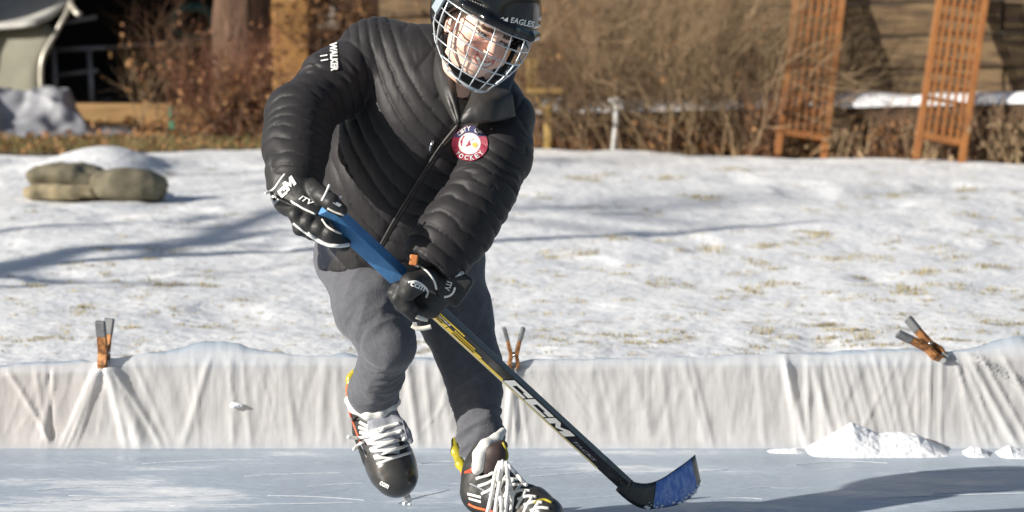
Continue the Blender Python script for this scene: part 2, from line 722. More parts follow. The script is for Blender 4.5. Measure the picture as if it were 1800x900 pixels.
ym = -.064 + .013 * (loc[:, 0] / .024) ** 2
lip = ((np.abs(loc[:, 0]) < .028) & (np.abs(loc[:, 1] - ym) < .0095) & (loc[:, 2] > .062))
tint_h[lip] = (0.42, 0.12, 0.10)
teeth = ((np.abs(loc[:, 0]) < .022) & (np.abs(loc[:, 1] - ym) < .0048) & (loc[:, 2] > .060))
tint_h[teeth] = (0.70, 0.66, 0.58)
brow = ((np.abs(np.abs(loc[:, 0]) - .031) < .020) & (np.abs(loc[:, 1] - .019) < .0045) & (loc[:, 2] > .05))
tint_h[brow] = (0.09, 0.05, 0.03)
eyew = ((np.abs(np.abs(loc[:, 0]) - .031) < .013) & (np.abs(loc[:, 1] + .001) < .0030) & (loc[:, 2] > .05))
tint_h[eyew] = (0.45, 0.40, 0.37)
iris = ((np.abs(np.abs(loc[:, 0] - .003) - .031) < .0052) & (np.abs(loc[:, 1] + .001) < .0045) & (loc[:, 2] > .05))
tint_h[iris] = (0.04, 0.03, 0.02)
lash = ((np.abs(np.abs(loc[:, 0]) - .031) < .016) & (np.abs(loc[:, 1] - .0045) < .0022) & (loc[:, 2] > .05))
tint_h[lash] = (0.03, 0.02, 0.018)
nb = len(vb)
body = mk('body', v2w(np.concatenate([vb, vh])), np.concatenate([fbf, fhf + nb]), M_skin, person,
          colors=np.concatenate([np.tile(skin, (nb, 1)), tint_h]))

# ---- jacket
fj = Field([-.66, 7.30, -.08], [0.09, 8.48, .62], 0.0042)
fj.chain([(V(684, 448, 8.17), .183), (V(714, 310, 8.10), .200), (V(772, 190, 8.00), .190)], .07, .72)
fj.cap(V(660, 100, 8.04), V(876, 208, 7.96), .085, .082, .06)
fj.cap(V(665, 96, 8.04), V(800, 118, 8.00), .080, .085, .06)
arms = Field(fj.lo, fj.lo + fj.h * (np.array(fj.v.shape) - 1.5), fj.h)
arms.chain([(V(648, 108, 8.03), .088), (V(590, 145, 7.98), .080), (V(527, 205, 7.87), .075), (V(520, 255, 7.80), .071), (V(522, 304, 7.72), .066)], .05)
fj.v = np.minimum(fj.v, arms.v) - np.maximum(.018 - np.abs(fj.v - arms.v), 0) ** 2 / (4 * .018)
arms.v[:] = 1.0
arms.chain([(B_SH, .082), (V(872, 275, 7.86), .078), (B_EL, .074), (V(806, 400, 7.77), .077), (V(764, 452, 7.755), .080)], .05)
fj.v = np.minimum(fj.v, arms.v) - np.maximum(.018 - np.abs(fj.v - arms.v), 0) ** 2 / (4 * .018)
del arms
# hem, neck hole, cuffs
hem_p, hem_n = V(655, 484, 8.05), unit(V(500, 800, 8) - V(606, 470, 8) + np.array([0.10, 0, 0]))
hem_side = (fj.ax[0][:, None, None] < -0.155) | (fj.ax[1][None, :, None] > 7.98)
fj.chain([(V(838, 90, 7.84), .066), (V(815, 165, 7.83), .040), (V(806, 205, 7.82), .018)], .01, 1.0, 's')
fj.cap(V(833, 90, 7.86), V(820, 30, 7.86), .075, .10, .01, 1, 's')
# the hem is a plane across the waist, kept clear of the forearm and glove
d = ((fj.ax[0][:, None, None] - hem_p[0]) * hem_n[0] + (fj.ax[1][None, :, None] - hem_p[1]) * hem_n[1] + (fj.ax[2][None, None, :] - hem_p[2]) * hem_n[2])
arm_keep = np.minimum(1.0, fj.ax[1][None, :, None] - 7.93 + 0 * d)     # behind this depth only
fj.v = np.where(arm_keep > 0, np.maximum(fj.v, d), fj.v).astype(np.float32)
cutB = unit(B_WR - B_EL)
pB = V(756, 478, 7.76)
dB = ((fj.ax[0][:, None, None] - pB[0]) * cutB[0] + (fj.ax[1][None, :, None] - pB[1]) * cutB[1] + (fj.ax[2][None, None, :] - pB[2]) * cutB[2])
fj.v = np.where((arm_keep <= 0) & (fj.ax[0][:, None, None] > -.30), np.maximum(fj.v, dB), fj.v).astype(np.float32)
vj, fjf = fj.mesh()
vj = relax(vj, fjf, 2)
nj = vnormals(vj, fjf)
# quilting
X, Yp = px_of(vj * np.array([1, 0, 1]) * (8.0 / vj[:, 1:2]) + np.array([0, 8.0, 0]))
chA = [V(655, 100, 8.03), V(590, 145, 7.98), A_EL, V(516, 255, 7.80), V(520, 330, 7.70)]
chB = [B_SH, V(872, 275, 7.86), B_EL, V(806, 400, 7.77), V(756, 465, 7.75)]
dA, sA = chain_param(vj, chA)
dB_, sB = chain_param(vj, chB)
dT, _ = chain_param(vj, [V(684, 448, 8.16), V(714, 310, 8.06), V(772, 190, 7.98)])
wA = sstep(-.01, .05, (dT - .20) - (dA - .078)) * sstep(0.02, .06, sA)
wB = sstep(-.01, .05, (dT - .20) - (dB_ - .076)) * sstep(0.05, .09, sB)
zx0, zy0, zx1, zy1 = 806, 205, 668, 435
L = math.hypot(zx1 - zx0, zy1 - zy0)
ux, uy = (zx1 - zx0) / L, (zy1 - zy0) / L
S = (X - zx0) * ux + (Yp - zy0) * uy
T = (X - zx0) * (-uy) * 1 + (Yp - zy0) * ux
T = -((X - zx0) * uy - (Yp - zy0) * ux) * 1.0      # negative left of the zip
T = (X - zx0) * uy - (Yp - zy0) * ux
# T<0? choose sign so that the photo's left of the zip is positive
if ((600 - zx0) * uy - (300 - zy0) * ux) < 0:
    T = -T
wob = fbm(vj * 9, 5, 3) * 4
hL = np.where(T > 0, -0.12 * T - 0.0024 * T * T, -0.18 * -T - 0.0012 * T * T)
ph = (S - hL + wob) / 28.0
def puff(ph, e=0.55):
    return np.abs(np.sin(math.pi * ph)) ** e
torso = puff(ph, .24)
yoke = sstep(4, -14, S - hL - 10)            # above the chest seam: crossing diagonals
d1 = puff((X * 0.80 + Yp * 0.60 + wob) / 60.0, .22)
d2 = puff((X * 0.86 - Yp * 0.50 + wob) / 68.0, .22)
yk = np.minimum(d1, d2)
torso = torso * (1 - yoke) + yk * yoke
qA = puff((sA + .020 * fbm(vj * 8, 11, 3)) / .034, .26)
qB = puff((sB + .020 * fbm(vj * 8, 13, 3)) / .034, .26)
wT = np.clip(1 - wA - wB, 0, 1)
amp = 0.0090 * torso * wT + 0.0082 * qA * wA + 0.0082 * qB * wB
crA = sstep(.10, 0, np.abs(sA - .20))          # elbow creases
crB = sstep(.09, 0, np.abs(sB - .19))
wr = fbm(np.stack([vj[:, 0] * 10, vj[:, 1] * 10, vj[:, 2] * 22], 1), 21, 4)
fold = -np.abs(fbm(np.stack([sA * 26 + vj[:, 0] * 6, vj[:, 1] * 5, vj[:, 2] * 5], 1), 31, 3)) * .012 * crA * wA
fold += -np.abs(fbm(np.stack([sB * 26 + vj[:, 0] * 6, vj[:, 1] * 5, vj[:, 2] * 5], 1), 33, 3)) * .012 * crB * wB
# short pulls running off the seams
pull = -np.abs(vnoise(np.stack([T * .13 + ph * 4, ph * 1.6, vj[:, 1] * 4], 1), 41)) * .0015 * wT * (1 - torso * .4)
flat = np.exp(-(((X - 826) / 34) ** 4 + ((Yp - 254) / 34) ** 4)) + np.exp(-(((X - 585) / 28) ** 4 + ((Yp - 102) / 34) ** 4)) + np.exp(-(T / 10) ** 2) * sstep(-5, 5, S)
flat = np.clip(flat, 0, 1)
disp = (amp + fold + pull) * (1 - .75 * flat) + wr * .0008 * (1 - flat * .5) - .006
vj2 = vj + nj * disp[:, None]
tj = np.ones((len(vj), 3))
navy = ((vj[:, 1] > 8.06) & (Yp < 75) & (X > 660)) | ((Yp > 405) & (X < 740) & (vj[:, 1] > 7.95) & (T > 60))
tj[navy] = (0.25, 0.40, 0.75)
jacket = mk('jacket', v2w(vj2), fjf, M_jacket, person, colors=tj)
BJ = bvh_of(jacket)

# collar: the stand on the left, the turned-down flap on the right
def loft(curves, name, m, parent, th, nseg=8, bulge=0.0, seed=0, amp=.002):
    cs = [smooth_path(c, 6) for c in curves]
    rows_ = []
    for a_, b_ in zip(cs[:-1], cs[1:]):
        for k in range(nseg):
            t = k / nseg
            rows_.append([np.array(p) * (1 - t) + np.array(q) * t - np.array([0, 0, bulge * math.sin(math.pi * t)]) for p, q in zip(a_, b_)])
    rows_.append([np.array(p) for p in cs[-1]])
    nr, ncol = len(rows_), len(rows_[0])
    vv = np.array([V(*p) for r_ in rows_ for p in r_])
    vv[:, 1] += fbm(vv * np.array([45, 10, 30]), seed, 3) * amp
    ii = np.arange(nr * ncol).reshape(nr, ncol)
    ff = np.stack([ii[:-1, :-1].ravel(), ii[1:, :-1].ravel(), ii[1:, 1:].ravel(), ii[:-1, 1:].ravel()], 1)
    o_ = mk(name, v2w(vv), ff, m, parent)
    md = o_.modifiers.new('thickness', 'SOLIDIFY')
    md.thickness = th
    md.offset = 0
    return o_


collar = loft([[(744, 60, 8.02), (757, 110, 7.92), (774, 165, 7.83), (803, 220, 7.772)],
               [(760, 56, 7.97), (774, 108, 7.87), (789, 160, 7.79), (806, 217, 7.762)],
               [(778, 56, 8.00), (789, 108, 7.89), (800, 160, 7.81), (809, 214, 7.768)]], 'collar', M_collar, jacket, .008, 6, .012, 3, .006)
loft([[(842, 120, 7.90), (862, 112, 7.93), (885, 110, 7.96), (910, 118, 7.99)],
      [(814, 203, 7.772), (832, 180, 7.765), (862, 168, 7.775), (897, 158, 7.82)],
      [(812, 208, 7.758), (833, 190, 7.742), (864, 180, 7.748), (900, 168, 7.80)],
      [(808, 219, 7.768), (842, 215, 7.752), (872, 213, 7.762), (905, 204, 7.815)]], 'lapel', M_collar, jacket, .007, 6, .006, 5, .004)

trim('zipper', [smooth_path([(808, 212), (797, 236), (776, 262), (745, 310), (712, 365), (690, 400), (672, 432)])], 4.5, BJ, M_zip, jacket, 7.85, 0.0005)
mb = MB()
p0 = hit(BJ, 757, 258, .006)
mb.tube([hit(BJ, 761, 246, .008), hit(BJ, 757, 256, .009), hit(BJ, 754, 268, .008)], .0035, 6)
mb.build('zip_pull', M_steel, jacket, True)
# lapel edge running off the zip towards the armpit
trim('storm_flap', [smooth_path([(806, 218), (786, 242), (764, 272), (735, 318), (700, 375), (680, 410), (664, 440)])], 6, BJ, M_collar, jacket, 7.85, 0.001)

# sleeve lettering and chest emblem
vs, fs = text2d('WALKER', .06)
parts = [(place2d(vs, 587, 101, 50, 13, 88), fs)]
vs, fs = text2d('11', .02)
parts.append((place2d(vs, 570, 103, 10, 13, 80), fs))
decal('sleeve_lettering', parts, BJ, jacket, M_white, .004, 7.9)


def disk(cx, cy, r0, r1, n=40, m=5):
    vs, fs = [], []
    for j in range(m + 1):
        r = r0 + (r1 - r0) * j / m
        for k in range(n):
            a = 2 * math.pi * k / n
            vs.append((cx + r * math.cos(a), cy + r * math.sin(a) * 0.97))
    for j in range(m):
        for k in range(n):
            fs.append((j * n + k, j * n + (k + 1) % n, (j + 1) * n + (k + 1) % n, (j + 1) * n + k))
    return np.array(vs), fs


EX, EY = 826, 253
emb = decal('chest_emblem', [disk(EX, EY, 19.6, 32)], BJ, jacket, M_crimson, .0035, 7.8)
# navy arc over the top of the ring
vs, fs = disk(EX, EY, 20, 31.5, 60, 4)
keep = [f for f in fs if np.mean([vs[i][1] for i in f]) < EY - 12]
decal('emblem_arc', [(vs, keep)], BJ, emb, M_navy, .0042, 7.8)
M_emw = mat('emblem_white', (.48, .46, .45), .6)
decal('emblem_field', [disk(EX, EY, .4, 19.5)], BJ, emb, M_emw, .0036, 7.8)


def arc_text(s, r, a0, a1, h, flip=False):
    parts = []
    n = len(s)
    for i, ch in enumerate(s):
        if ch == ' ':
            continue
        vs, fs = text2d(ch, .03)
        a = math.radians(a0 + (a1 - a0) * i / (n - 1))
        cx, cy = EX + r * math.cos(a), EY + r * math.sin(a)
        parts.append((place2d(vs, cx, cy, h * .8, h, math.degrees(a) + (90 if not flip else -90)), fs))
    return parts


decal('emblem_lettering', arc_text('CITY OF', 26, -135, -45, 8) + arc_text('HOCKEY', 26, 140, 40, 8.5, True), BJ, emb, M_emw, .0050, 7.8)
# the shapes inside the ring: a dark red wing, a white crest and a gold hook
decal('emblem_wing', [polys2d([[(-16 + EX, -5 + EY), (-9 + EX, -15 + EY), (1 + EX, -13 + EY), (9 + EX, -7 + EY), (1 + EX, -4 + EY), (3 + EX, 3 + EY), (-5 + EX, 6 + EY), (-13 + EX, 4 + EY)]])], BJ, emb, M_crimson, .0046, 7.8)
decal('emblem_hook', [polys2d([[(5 + EX, 0 + EY), (12 + EX, -2 + EY), (15 + EX, 4 + EY), (10 + EX, 8 + EY), (6 + EX, 5 + EY)]])], BJ, emb, M_gold, .0046, 7.8)

# ---- trousers
ft = Field([-.58, 7.72, -.52], [0.0, 8.46, .09], 0.0045)
ft.cap(V(650, 440, 8.24), V(768, 450, 8.24), .125, .12, .05, .85)
ft.chain([(V(632, 455, 8.22), .112), (V(655, 545, 8.07), .089), (V(686, 606, 8.02), .062), (V(668, 655, 8.11), .056), (V(656, 690, 8.18), .058), (V(658, 714, 8.23), .057)], .05)
ft.chain([(V(766, 470, 8.25), .116), (V(802, 560, 8.26), .088), (V(827, 640, 8.25), .071), (V(836, 700, 8.22), .063), (V(844, 770, 8.165), .055), (V(846, 800, 8.16), .052)], .05)
ft.cut(V(658, 712, 8.24), unit(A_AN - A_KN), .004)
vt, ftf = ft.mesh()
vt = relax(vt, ftf, 2)
nt_ = vnormals(vt, ftf)
cA = [V(632, 455, 8.22), V(684, 618, 8.03), V(658, 716, 8.23)]
dA_, sA_ = chain_param(vt, cA)
cB = [V(766, 470, 8.25), V(828, 640, 8.25), V(846, 800, 8.14)]
dB2, sB_ = chain_param(vt, cB)
onA = dA_ < dB2
s_ = np.where(onA, sA_, sB_)
w = np.where(onA, sstep(.16, .34, sA_), sstep(.22, .40, sB_))
fo = -np.abs(vnoise(np.stack([s_ * 24 + 5 * vt[:, 0], vt[:, 0] * 7, vt[:, 1] * 7], 1), 51)) * .008 * w - np.abs(fbm(np.stack([s_ * 34 + 9 * vt[:, 0], vt[:, 0] * 9, vt[:, 1] * 6], 1), 57, 3)) * .0045 * w
fo += -np.abs(vnoise(np.stack([s_ * 12, vt[:, 0] * 16 + s_ * 6, vt[:, 1] * 4], 1), 53)) * .0042
fo += fbm(vt * 11, 55, 3) * .003
hemline = np.where(onA, sstep(.012, .0, np.abs(sA_ - sA_[onA].max() + .02)), 0) * .003
tt = np.ones((len(vt), 3))
trousers = mk('trousers', v2w(vt + nt_ * (fo + hemline)[:, None]), ftf, M_pants, person, colors=tt)

# ---- helmet
helmet_c = hd((0, .048, -.008))
fs_ = Field(helmet_c - .20, helmet_c + .19, .0032)
fs_.ell(helmet_c, np.array((.128, .118, .140)), R_HEAD, 0)
fs_.ell(hd((0, .020, -.045)), np.array((.122, .110, .105)), R_HEAD, .02)
fs_.ell(hd((0, .115, .02)), np.array((.072, .062, .110)), R_HEAD, .03)      # raised centre panel
fs_.chain([(hd((-.108, .047, .068)), .010), (hd((-.065, .047, .118)), .010), (hd((0, .050, .138)), .010), (hd((.065, .047, .118)), .010), (hd((.108, .047, .068)), .010)], .012)
# hollow, face opening, ear cuts
fs_.ell(hd((0, .03, -.01)), np.array((.104, .108, .118)), R_HEAD, .004, 's')
nrm = R_HEAD @ unit((0, -1, .42))
fs_.cut(hd((0, .036, .10)), nrm, .006) if False else None
X3, Y3, Z3 = np.meshgrid(*fs_.ax, indexing='ij')
q = np.stack([X3 - HC[0], Y3 - HC[1], Z3 - HC[2]], -1) @ R_HEAD
edge = .038 - .004 * 0 + np.where(q[..., 2] > .045, 0, (q[..., 2] - .045) * .9)      # the lower edge drops behind the temples
edge = np.maximum(edge, -.060)
fs_.v = np.maximum(fs_.v, (edge - q[..., 1]).astype(np.float32))
# grooves and vents on the sides of the shell
for sx in (-1, 1):
    for yy in (.066, .088, .110):
        fs_.cap(hd((sx * .128, yy - .006, .030)), hd((sx * .060, yy + .006, .128)), .0055, .0055, .003, 1, 's')
    fs_.cap(hd((sx * .030, .185, .06)), hd((sx * .050, .150, .115)), .007, .005, .003, 1, 's')
    fs_.cap(hd((sx * .129, .045, -.02)), hd((sx * .124, .090, -.03)), .006, .006, .003, 1, 's')
vq, fqf = fs_.mesh()
vq = relax(vq, fqf, 1)
del X3, Y3, Z3, q
helmet = mk('helmet', v2w(vq), fqf, M_blackgloss, person)
BH = bvh_of(helmet)
vs, fs = text2d('EAGLES', .03)
p1 = (place2d(vs, 918, 39, 41, 11, 11, .12), fs)
decal('helmet_lettering', [p1, polys2d([[(884, 36), (893, 30), (892, 39)], [(879, 33), (885, 30), (886, 33)]])], BH, helmet, M_white, .0022, 7.6)
# ear loops and straps
mb = MB()
for sx in (-1, 1):
    mb.tube([hd((sx * .110, .020, -.005)), hd((sx * .104, -.035, .012)), hd((sx * .085, -.085, .040)), hd((sx * .04, -.112, .062)), hd((0, -.118, .066))], .006, 8)
mb.build('chin_strap', M_foam, helmet, True, view=True)

# cage: wires on a bowl in front of the face
def cage_pt(th, y):
    """th: angle round the head (0 is straight ahead), y: height"""
    t = (y + .135) / .175                       # 0 at the chin, 1 at the brow
    t = np.clip(t, 0, 1)
    ax = .062 + .064 * math.sin(min(t * 1.9, math.pi / 2))
    az = .112 + .030 * math.sin(t * math.pi * .9)
    return hd((ax * math.sin(th), y, -.004 + az * math.cos(th)))


cage = MB()
RW = .0019
rows = [.034, .004, -.030, -.064, -.096, -.122]
cols = [math.radians(a) for a in (-80, -57, -35, -14, 8, 30, 53, 77)]
for i, y in enumerate(rows):
    lim = math.radians([86, 92, 95, 89, 74, 58][i])
    pts = [cage_pt(-lim + 2 * lim * k / 16, y + (.006 * (abs(k - 8) / 8) ** 2 if i else 0)) for k in range(17)]
    cage.tube(pts, RW * (1.15 if i in (0, 5) else 1), 7)
for c in cols:
    y0 = rows[0] + .004
    dep = 5 if abs(c) < math.radians(36) else (4.4 if abs(c) < math.radians(60) else 3.4)
    y1 = rows[int(dep)] + (rows[int(dep) + 1] - rows[int(dep)]) * (dep - int(dep)) if dep < 5 else rows[5]
    cage.tube([cage_pt(c, y0 + (y1 - y0) * k / 10) for k in range(11)], RW, 7)
# the outer rim from temple to chin
for sx in (-1, 1):
    ths = [92, 94, 92, 84, 70, 56, 40, 20, 0]
    ys = [.034, .0, -.035, -.068, -.094, -.110, -.120, -.125, -.127]
    cage.tube([cage_pt(sx * math.radians(a), y) for a, y in zip(ths, ys)], RW * 1.2, 7)
cage_o = cage.build('face_cage', M_wire, helmet, True, view=True)
mb = MB()
for sx in (-1, 1):
    a, b = np.array(cage_pt(sx * math.radians(92), .040)), np.array(cage_pt(sx * math.radians(94), -.004))
    m = (a + b) / 2
    out = unit(R_HEAD @ np.array((sx, 0, .0)))
    mb = MB()
    mb.box(m + out * .004, (.0045, .026, .017), [out, unit(b - a), np.cross(out, unit(b - a))])
    mb.build('cage_clip', mat('clip_plastic', (0.28, 0.33, 0.37), .35, (0.34, .39, .43), 20), helmet, bevel=.003, view=True)
mb = MB()
fchin = Field(hd((0, -.1, .07)) - .09, hd((0, -.1, .07)) + .09, .003)
fchin.chain([(hd((-.040, -.108, .050)), .010), (hd((-.02, -.120, .066)), .012), (hd((.02, -.120, .066)), .012), (hd((.040, -.108, .050)), .010)], .01)
vq, fqf = fchin.mesh()
mk('chin_cup', v2w(vq), fqf, M_foam, helmet)

# ---- stick line (used by the hands too)
ST_A, ST_B = V(580, 374, 7.62), V(1118, 868, 8.32)
ST_U = unit(ST_B - ST_A)

# ---- gloves
def glove_mesh(f, seed):
    v, fc_ = f.mesh()
    v = relax(v, fc_, 1)
    n = vnormals(v, fc_)
    return v + n * (fbm(v * 30, seed, 3) * .0018)[:, None], fc_


fg = Field(V(455, 445, 7.660) + [0, -.2, 0], V(632, 275, 7.660) + [0, .25, 0], .0030)
fg.chain([(V(507, 300, 7.730), .058), (V(519, 340, 7.690), .060)], .02, .85)                       # flared cuff
fg.cap(V(478, 330, 7.720), V(500, 318, 7.700), .011, .020, .012)
fg.chain([(V(522, 346, 7.680), .046), (V(545, 375, 7.640), .044)], .008, .8)                      # back of the hand
KN = [V(521 + 20 * i, 378 + 11 * i, 7.615 - .006 * i) for i in range(4)]
for i, kp in enumerate(KN):                                                                # four fingers round the stick
    m = V(528 + 21 * i, 401 + 8.0 * i, 7.615)
    e = V(546 + 19 * i, 409 + 7.0 * i, 7.660)
    tip = ST_A + ST_U * (.01 + .022 * i) + np.array([.0, .045, .0])
    fg.chain([(V(535 + 9 * i, 358 + 8 * i, 7.640), .020), (kp, .0195), (m, .0185), (e, .017), (tip, .014)], .005)
fg.chain([(V(548, 330, 7.670), .026), (V(566, 344, 7.620), .022), (V(582, 356, 7.595), .021), (V(600, 370, 7.595), .016)], .006)   # thumb along the shaft
va, fa = glove_mesh(fg, 61)
glove_a = mk('glove', v2w(va), fa, M_black, person)
glove_a['label'] = 'black glove at the butt end of the stick'
BA = bvh_of(glove_a)
trim('glove_trim', [smooth_path([(467, 340), (482, 332), (494, 315), (508, 300), (528, 293), (548, 297)]), smooth_path([(512, 354), (530, 365), (555, 377)]),
                    smooth_path([(516, 393), (530, 404), (540, 411)]), [(579, 325), (573, 340), (566, 353)]], 4.6, BA, M_white, glove_a, 7.6, .0005)
trim('finger_binding', [smooth_path([(541, 410), (556, 420), (574, 429), (594, 432), (612, 430)])], 8, BA, M_white, glove_a, 7.57, .001)
trim('palm_edge', [smooth_path([(566, 386), (575, 398), (588, 406), (600, 412)]), smooth_path([(576, 366), (590, 373), (604, 378)])], 4, BA, M_palm, glove_a, 7.56, .001)
C1 = polys2d(LC)
M1 = polys2d(LM)
I1 = text2d('ITV', .02, .3)
decal('glove_lettering', [(place2d(M1[0], 509, 323, 21, 17, -42, .2), M1[1]), (place2d(C1[0], 497, 338, 14, 14, -42, .2), C1[1]), (place2d(C1[0], 483, 350, 12, 14, -42, .2), C1[1]),
                          (place2d(I1[0], 539, 353, 27, 9, 28), I1[1])]
      + [(place2d(polys2d([[(-.5, -.5), (-.2, -.5), (-.2, .5), (-.5, .5)], [(-.2, -.5), (.5, -.5), (.5, -.2), (-.2, -.2)]])[0], 597, 354, 14, 18, 30, .3), [[0, 1, 2, 3], [4, 5, 6, 7]])],
      BA, glove_a, M_white, .0022, 7.6)

fg = Field(V(672, 590, 7.729) + [0, -.18, 0], V(840, 430, 7.729) + [0, .25, 0], .0030)
HB = ST_A + ST_U * .345
fg.chain([(V(782, 462, 7.779), .060), (V(782, 490, 7.779), .052)], .02, .9)                      # cuff
fg.chain([(V(780, 495, 7.779), .044), (V(752, 528, 7.799), .046)], .008, .9)                      # back of the hand
fg.rbox(V(800, 505, 7.739), (.020, .012, .030), .012, rot_y(math.radians(35)), .006)             # wrist roll
for i in range(4):                                                                                # fingers
    k0 = V(735 - 10 * i + 8, 528 - 8 * i + 18, 7.769)
    fg.chain([(V(748 - 3 * i, 545 - 9 * i, 7.779), .020), (V(730 - 11 * i, 552 - 8 * i, 7.744), .0205), (V(715 - 7 * i, 540 - 8 * i, 7.714), .0195), (V(715 - 5 * i, 522 - 8 * i, 7.714), .016)], .004) if i < 3 else \
        fg.chain([(V(735, 515, 7.779), .018), (V(703, 525, 7.749), .018), (V(693, 515, 7.724), .017), (V(698, 503, 7.724), .014)], .004)
fg.chain([(V(768, 492, 7.739), .026), (V(745, 490, 7.704), .030), (V(724, 500, 7.679), .030), (V(718, 512, 7.679), .024)], .006)   # thumb roll over the shaft
vg, fgf = glove_mesh(fg, 67)
glove_b = mk('glove', v2w(vg), fgf, M_black, person)
glove_b['label'] = 'black glove gripping the middle of the stick'
BB = bvh_of(glove_b)
trim('glove_trim', [smooth_path([(729, 466), (744, 472), (756, 483), (764, 497), (767, 508)]), smooth_path([(718, 496), (732, 495), (744, 502), (752, 512), (749, 523)]),
                    [(776, 477), (785, 482), (792, 488)], smooth_path([(800, 505), (797, 514), (790, 520), (781, 522)])], 4.2, BB, M_white, glove_b, 7.75, .0005)
trim('palm_edge', [smooth_path([(732, 556), (742, 560), (752, 562)]), smooth_path([(724, 572), (734, 577), (746, 577), (758, 574)])], 9, BB, M_palm, glove_b, 7.8, .001)
I2 = text2d('ccm', .03)
I3 = text2d('ITV', .02)
Zp = polys2d([[(-.5, -.5), (-.2, -.5), (-.2, .5), (-.5, .5)], [(-.2, .2), (.5, .2), (.5, .5), (-.2, .5)], [(.2, -.5), (.5, -.5), (.5, .2), (.2, .2)]])
decal('glove_lettering', [(place2d(I2[0], 734, 503, 26, 8, 22), I2[1]), (place2d(I3[0], 788, 503, 16, 10, 108), I3[1]), (place2d(Zp[0], 803, 475, 22, 17, 62, .2), Zp[1])], BB, glove_b, M_white, .0022, 7.75)
mb = MB()
mb.box(V(727, 457, 7.672), (.0100, .006, .0130), [R for R in rot_y(math.radians(8)).T])
o = mb.build('pull_tab', M_orange, glove_b, bevel=.003)
o.data.vertices.foreach_set('co', (v2w(np.array(mb.v)) - OFF[person.name]).ravel())

# ---- skates
def skate_parts(root_name, label, chain_pts, toe_plane, sole_n, t_dir, toe, heel, sole_r, seed):
    f = Field(np.min([p - r for p, r in chain_pts], 0) - .04, np.max([p + r for p, r in chain_pts], 0) + .04, .0030)
    f.chain(chain_pts, .03)
    f.cut((toe + heel) / 2 + sole_n * sole_r, sole_n, .012)
    v, fc_ = f.mesh()
    v = relax(v, fc_, 1)
    n = vnormals(v, fc_)
    v = v + n * (fbm(v * 28, seed, 3) * .0015)[:, None]
    boot = mk('skate', v2w(v), fc_, M_black, person)
    boot['label'] = label
    # toe cap: the front of the boot again, a little proud of it
    f.v -= .0035
    f.cut(toe_plane, -t_dir, .004)
    v, fc_ = f.mesh()
    mk('toe_cap', v2w(relax(v, fc_, 1)), fc_, M_toe, boot)
    side = np.cross(t_dir, sole_n)
    c = (toe + heel) / 2 + sole_n * sole_r
    Lh = np.linalg.norm(toe - heel) * .5
    mb = MB()
    for x0, x1 in ((-.95, -.35), (.30, .95)):
        mb.prism([(x0 * Lh, -.006), (x1 * Lh, -.006), (x1 * Lh - .012, .034), (x0 * Lh + .012, .034)], t_dir, sole_n, side, c, -.014, .014)
    mb.prism([(-1.0 * Lh, .028), (1.0 * Lh, .028), (1.02 * Lh, .044), (-1.02 * Lh, .044)], t_dir, sole_n, side, c, -.009, .009)
    hold = mb.build('blade_holder', M_holder, boot, bevel=.003)
    mb = MB()
    mb.prism([(-1.03 * Lh, .040), (1.03 * Lh, .040), (1.06 * Lh, .048), (1.0 * Lh, .058), (.9 * Lh, .061), (-.9 * Lh, .061), (-1.02 * Lh, .056)], t_dir, sole_n, side, c, -.0018, .0018)
    mb.v = [tuple(p) for p in mb.v]
    st = mb.build('steel_blade', M_steel, hold)
    for o, m in ((hold, None), (st, None)):
        co = np.zeros(len(o.data.vertices) * 3)
        o.data.vertices.foreach_get('co', co)
        co = co.reshape(-1, 3) + OFF[person.name]
        o.data.vertices.foreach_set('co', (v2w(co) - OFF[person.name]).ravel())
    return boot


# the lifted skate, toe pointing down
toeA, heelA = V(700, 836, 8.16), V(655, 745, 8.34)
tA = unit(toeA - heelA)
sA_n = np.array([-.10, 1.0, 0])
sA_n = unit(sA_n - tA * (sA_n @ tA))
skA = skate_parts('skate', 'lifted skate with its toe pointing down',
                  [(V(656, 722, 8.26), .056), (V(663, 752, 8.26), .058), (V(678, 795, 8.22), .058), (V(692, 828, 8.18), .053), (V(698, 840, 8.17), .045)],
                  V(684, 806, 8.2), sA_n, tA, toeA, heelA, .055, 71)
BSA = bvh_of(skA)
fl = Field(V(595, 760, 8.2) + [0, -.12, 0], V(725, 680, 8.2) + [0, .14, 0], .003)
fl.chain([(V(614, 704, 8.22), .013), (V(624, 716, 8.18), .016), (V(648, 727, 8.155), .017), (V(668, 728, 8.155), .016), (V(685, 718, 8.17), .014), (V(698, 706, 8.2), .011)], .01)
v, f_ = fl.mesh()
mk('collar_lining', v2w(relax(v, f_, 2)), f_, M_lace, skA)
fl = Field(V(630, 800, 8.1) + [0, -.14, 0], V(740, 690, 8.1) + [0, .2, 0], .003)
fl.chain([(V(660, 742, 8.175), .022), (V(684, 740, 8.165), .028), (V(700, 752, 8.15), .022), (V(712, 762, 8.14), .014), (V(722, 775, 8.14), .008)], .012, .6)
fl.cap(V(668, 752, 8.15), V(680, 790, 8.13), .034, .034, .01, .45)
v, f_ = fl.mesh()
tongA = mk('tongue', v2w(relax(v, f_, 2)), f_, M_felt, skA)
BSA = bvh_of(skA, tongA)
laces = []
for i in range(5):
    x0, y0, x1, y1 = 640 + 6 * i, 770 + 13 * i - 6, 702 + 5 * i, 752 + 13 * i - 8
    laces.append([(x0, y0), ((x0 + x1) / 2, (y0 + y1) / 2 - 1), (x1, y1)])
    if i < 4:
        laces.append([(x0 + 2, y0 + 3), ((x0 + x1) / 2 + 4, (y0 + y1) / 2 + 11), (x1 + 3, y1 + 15)])
laces += [[(633, 742), (648, 750)], [(632, 751), (648, 757)], [(634, 760), (650, 764)], smooth_path([(668, 760), (650, 766), (632, 770), (610, 768)]), smooth_path([(676, 752), (655, 772), (640, 776), (622, 790)])]
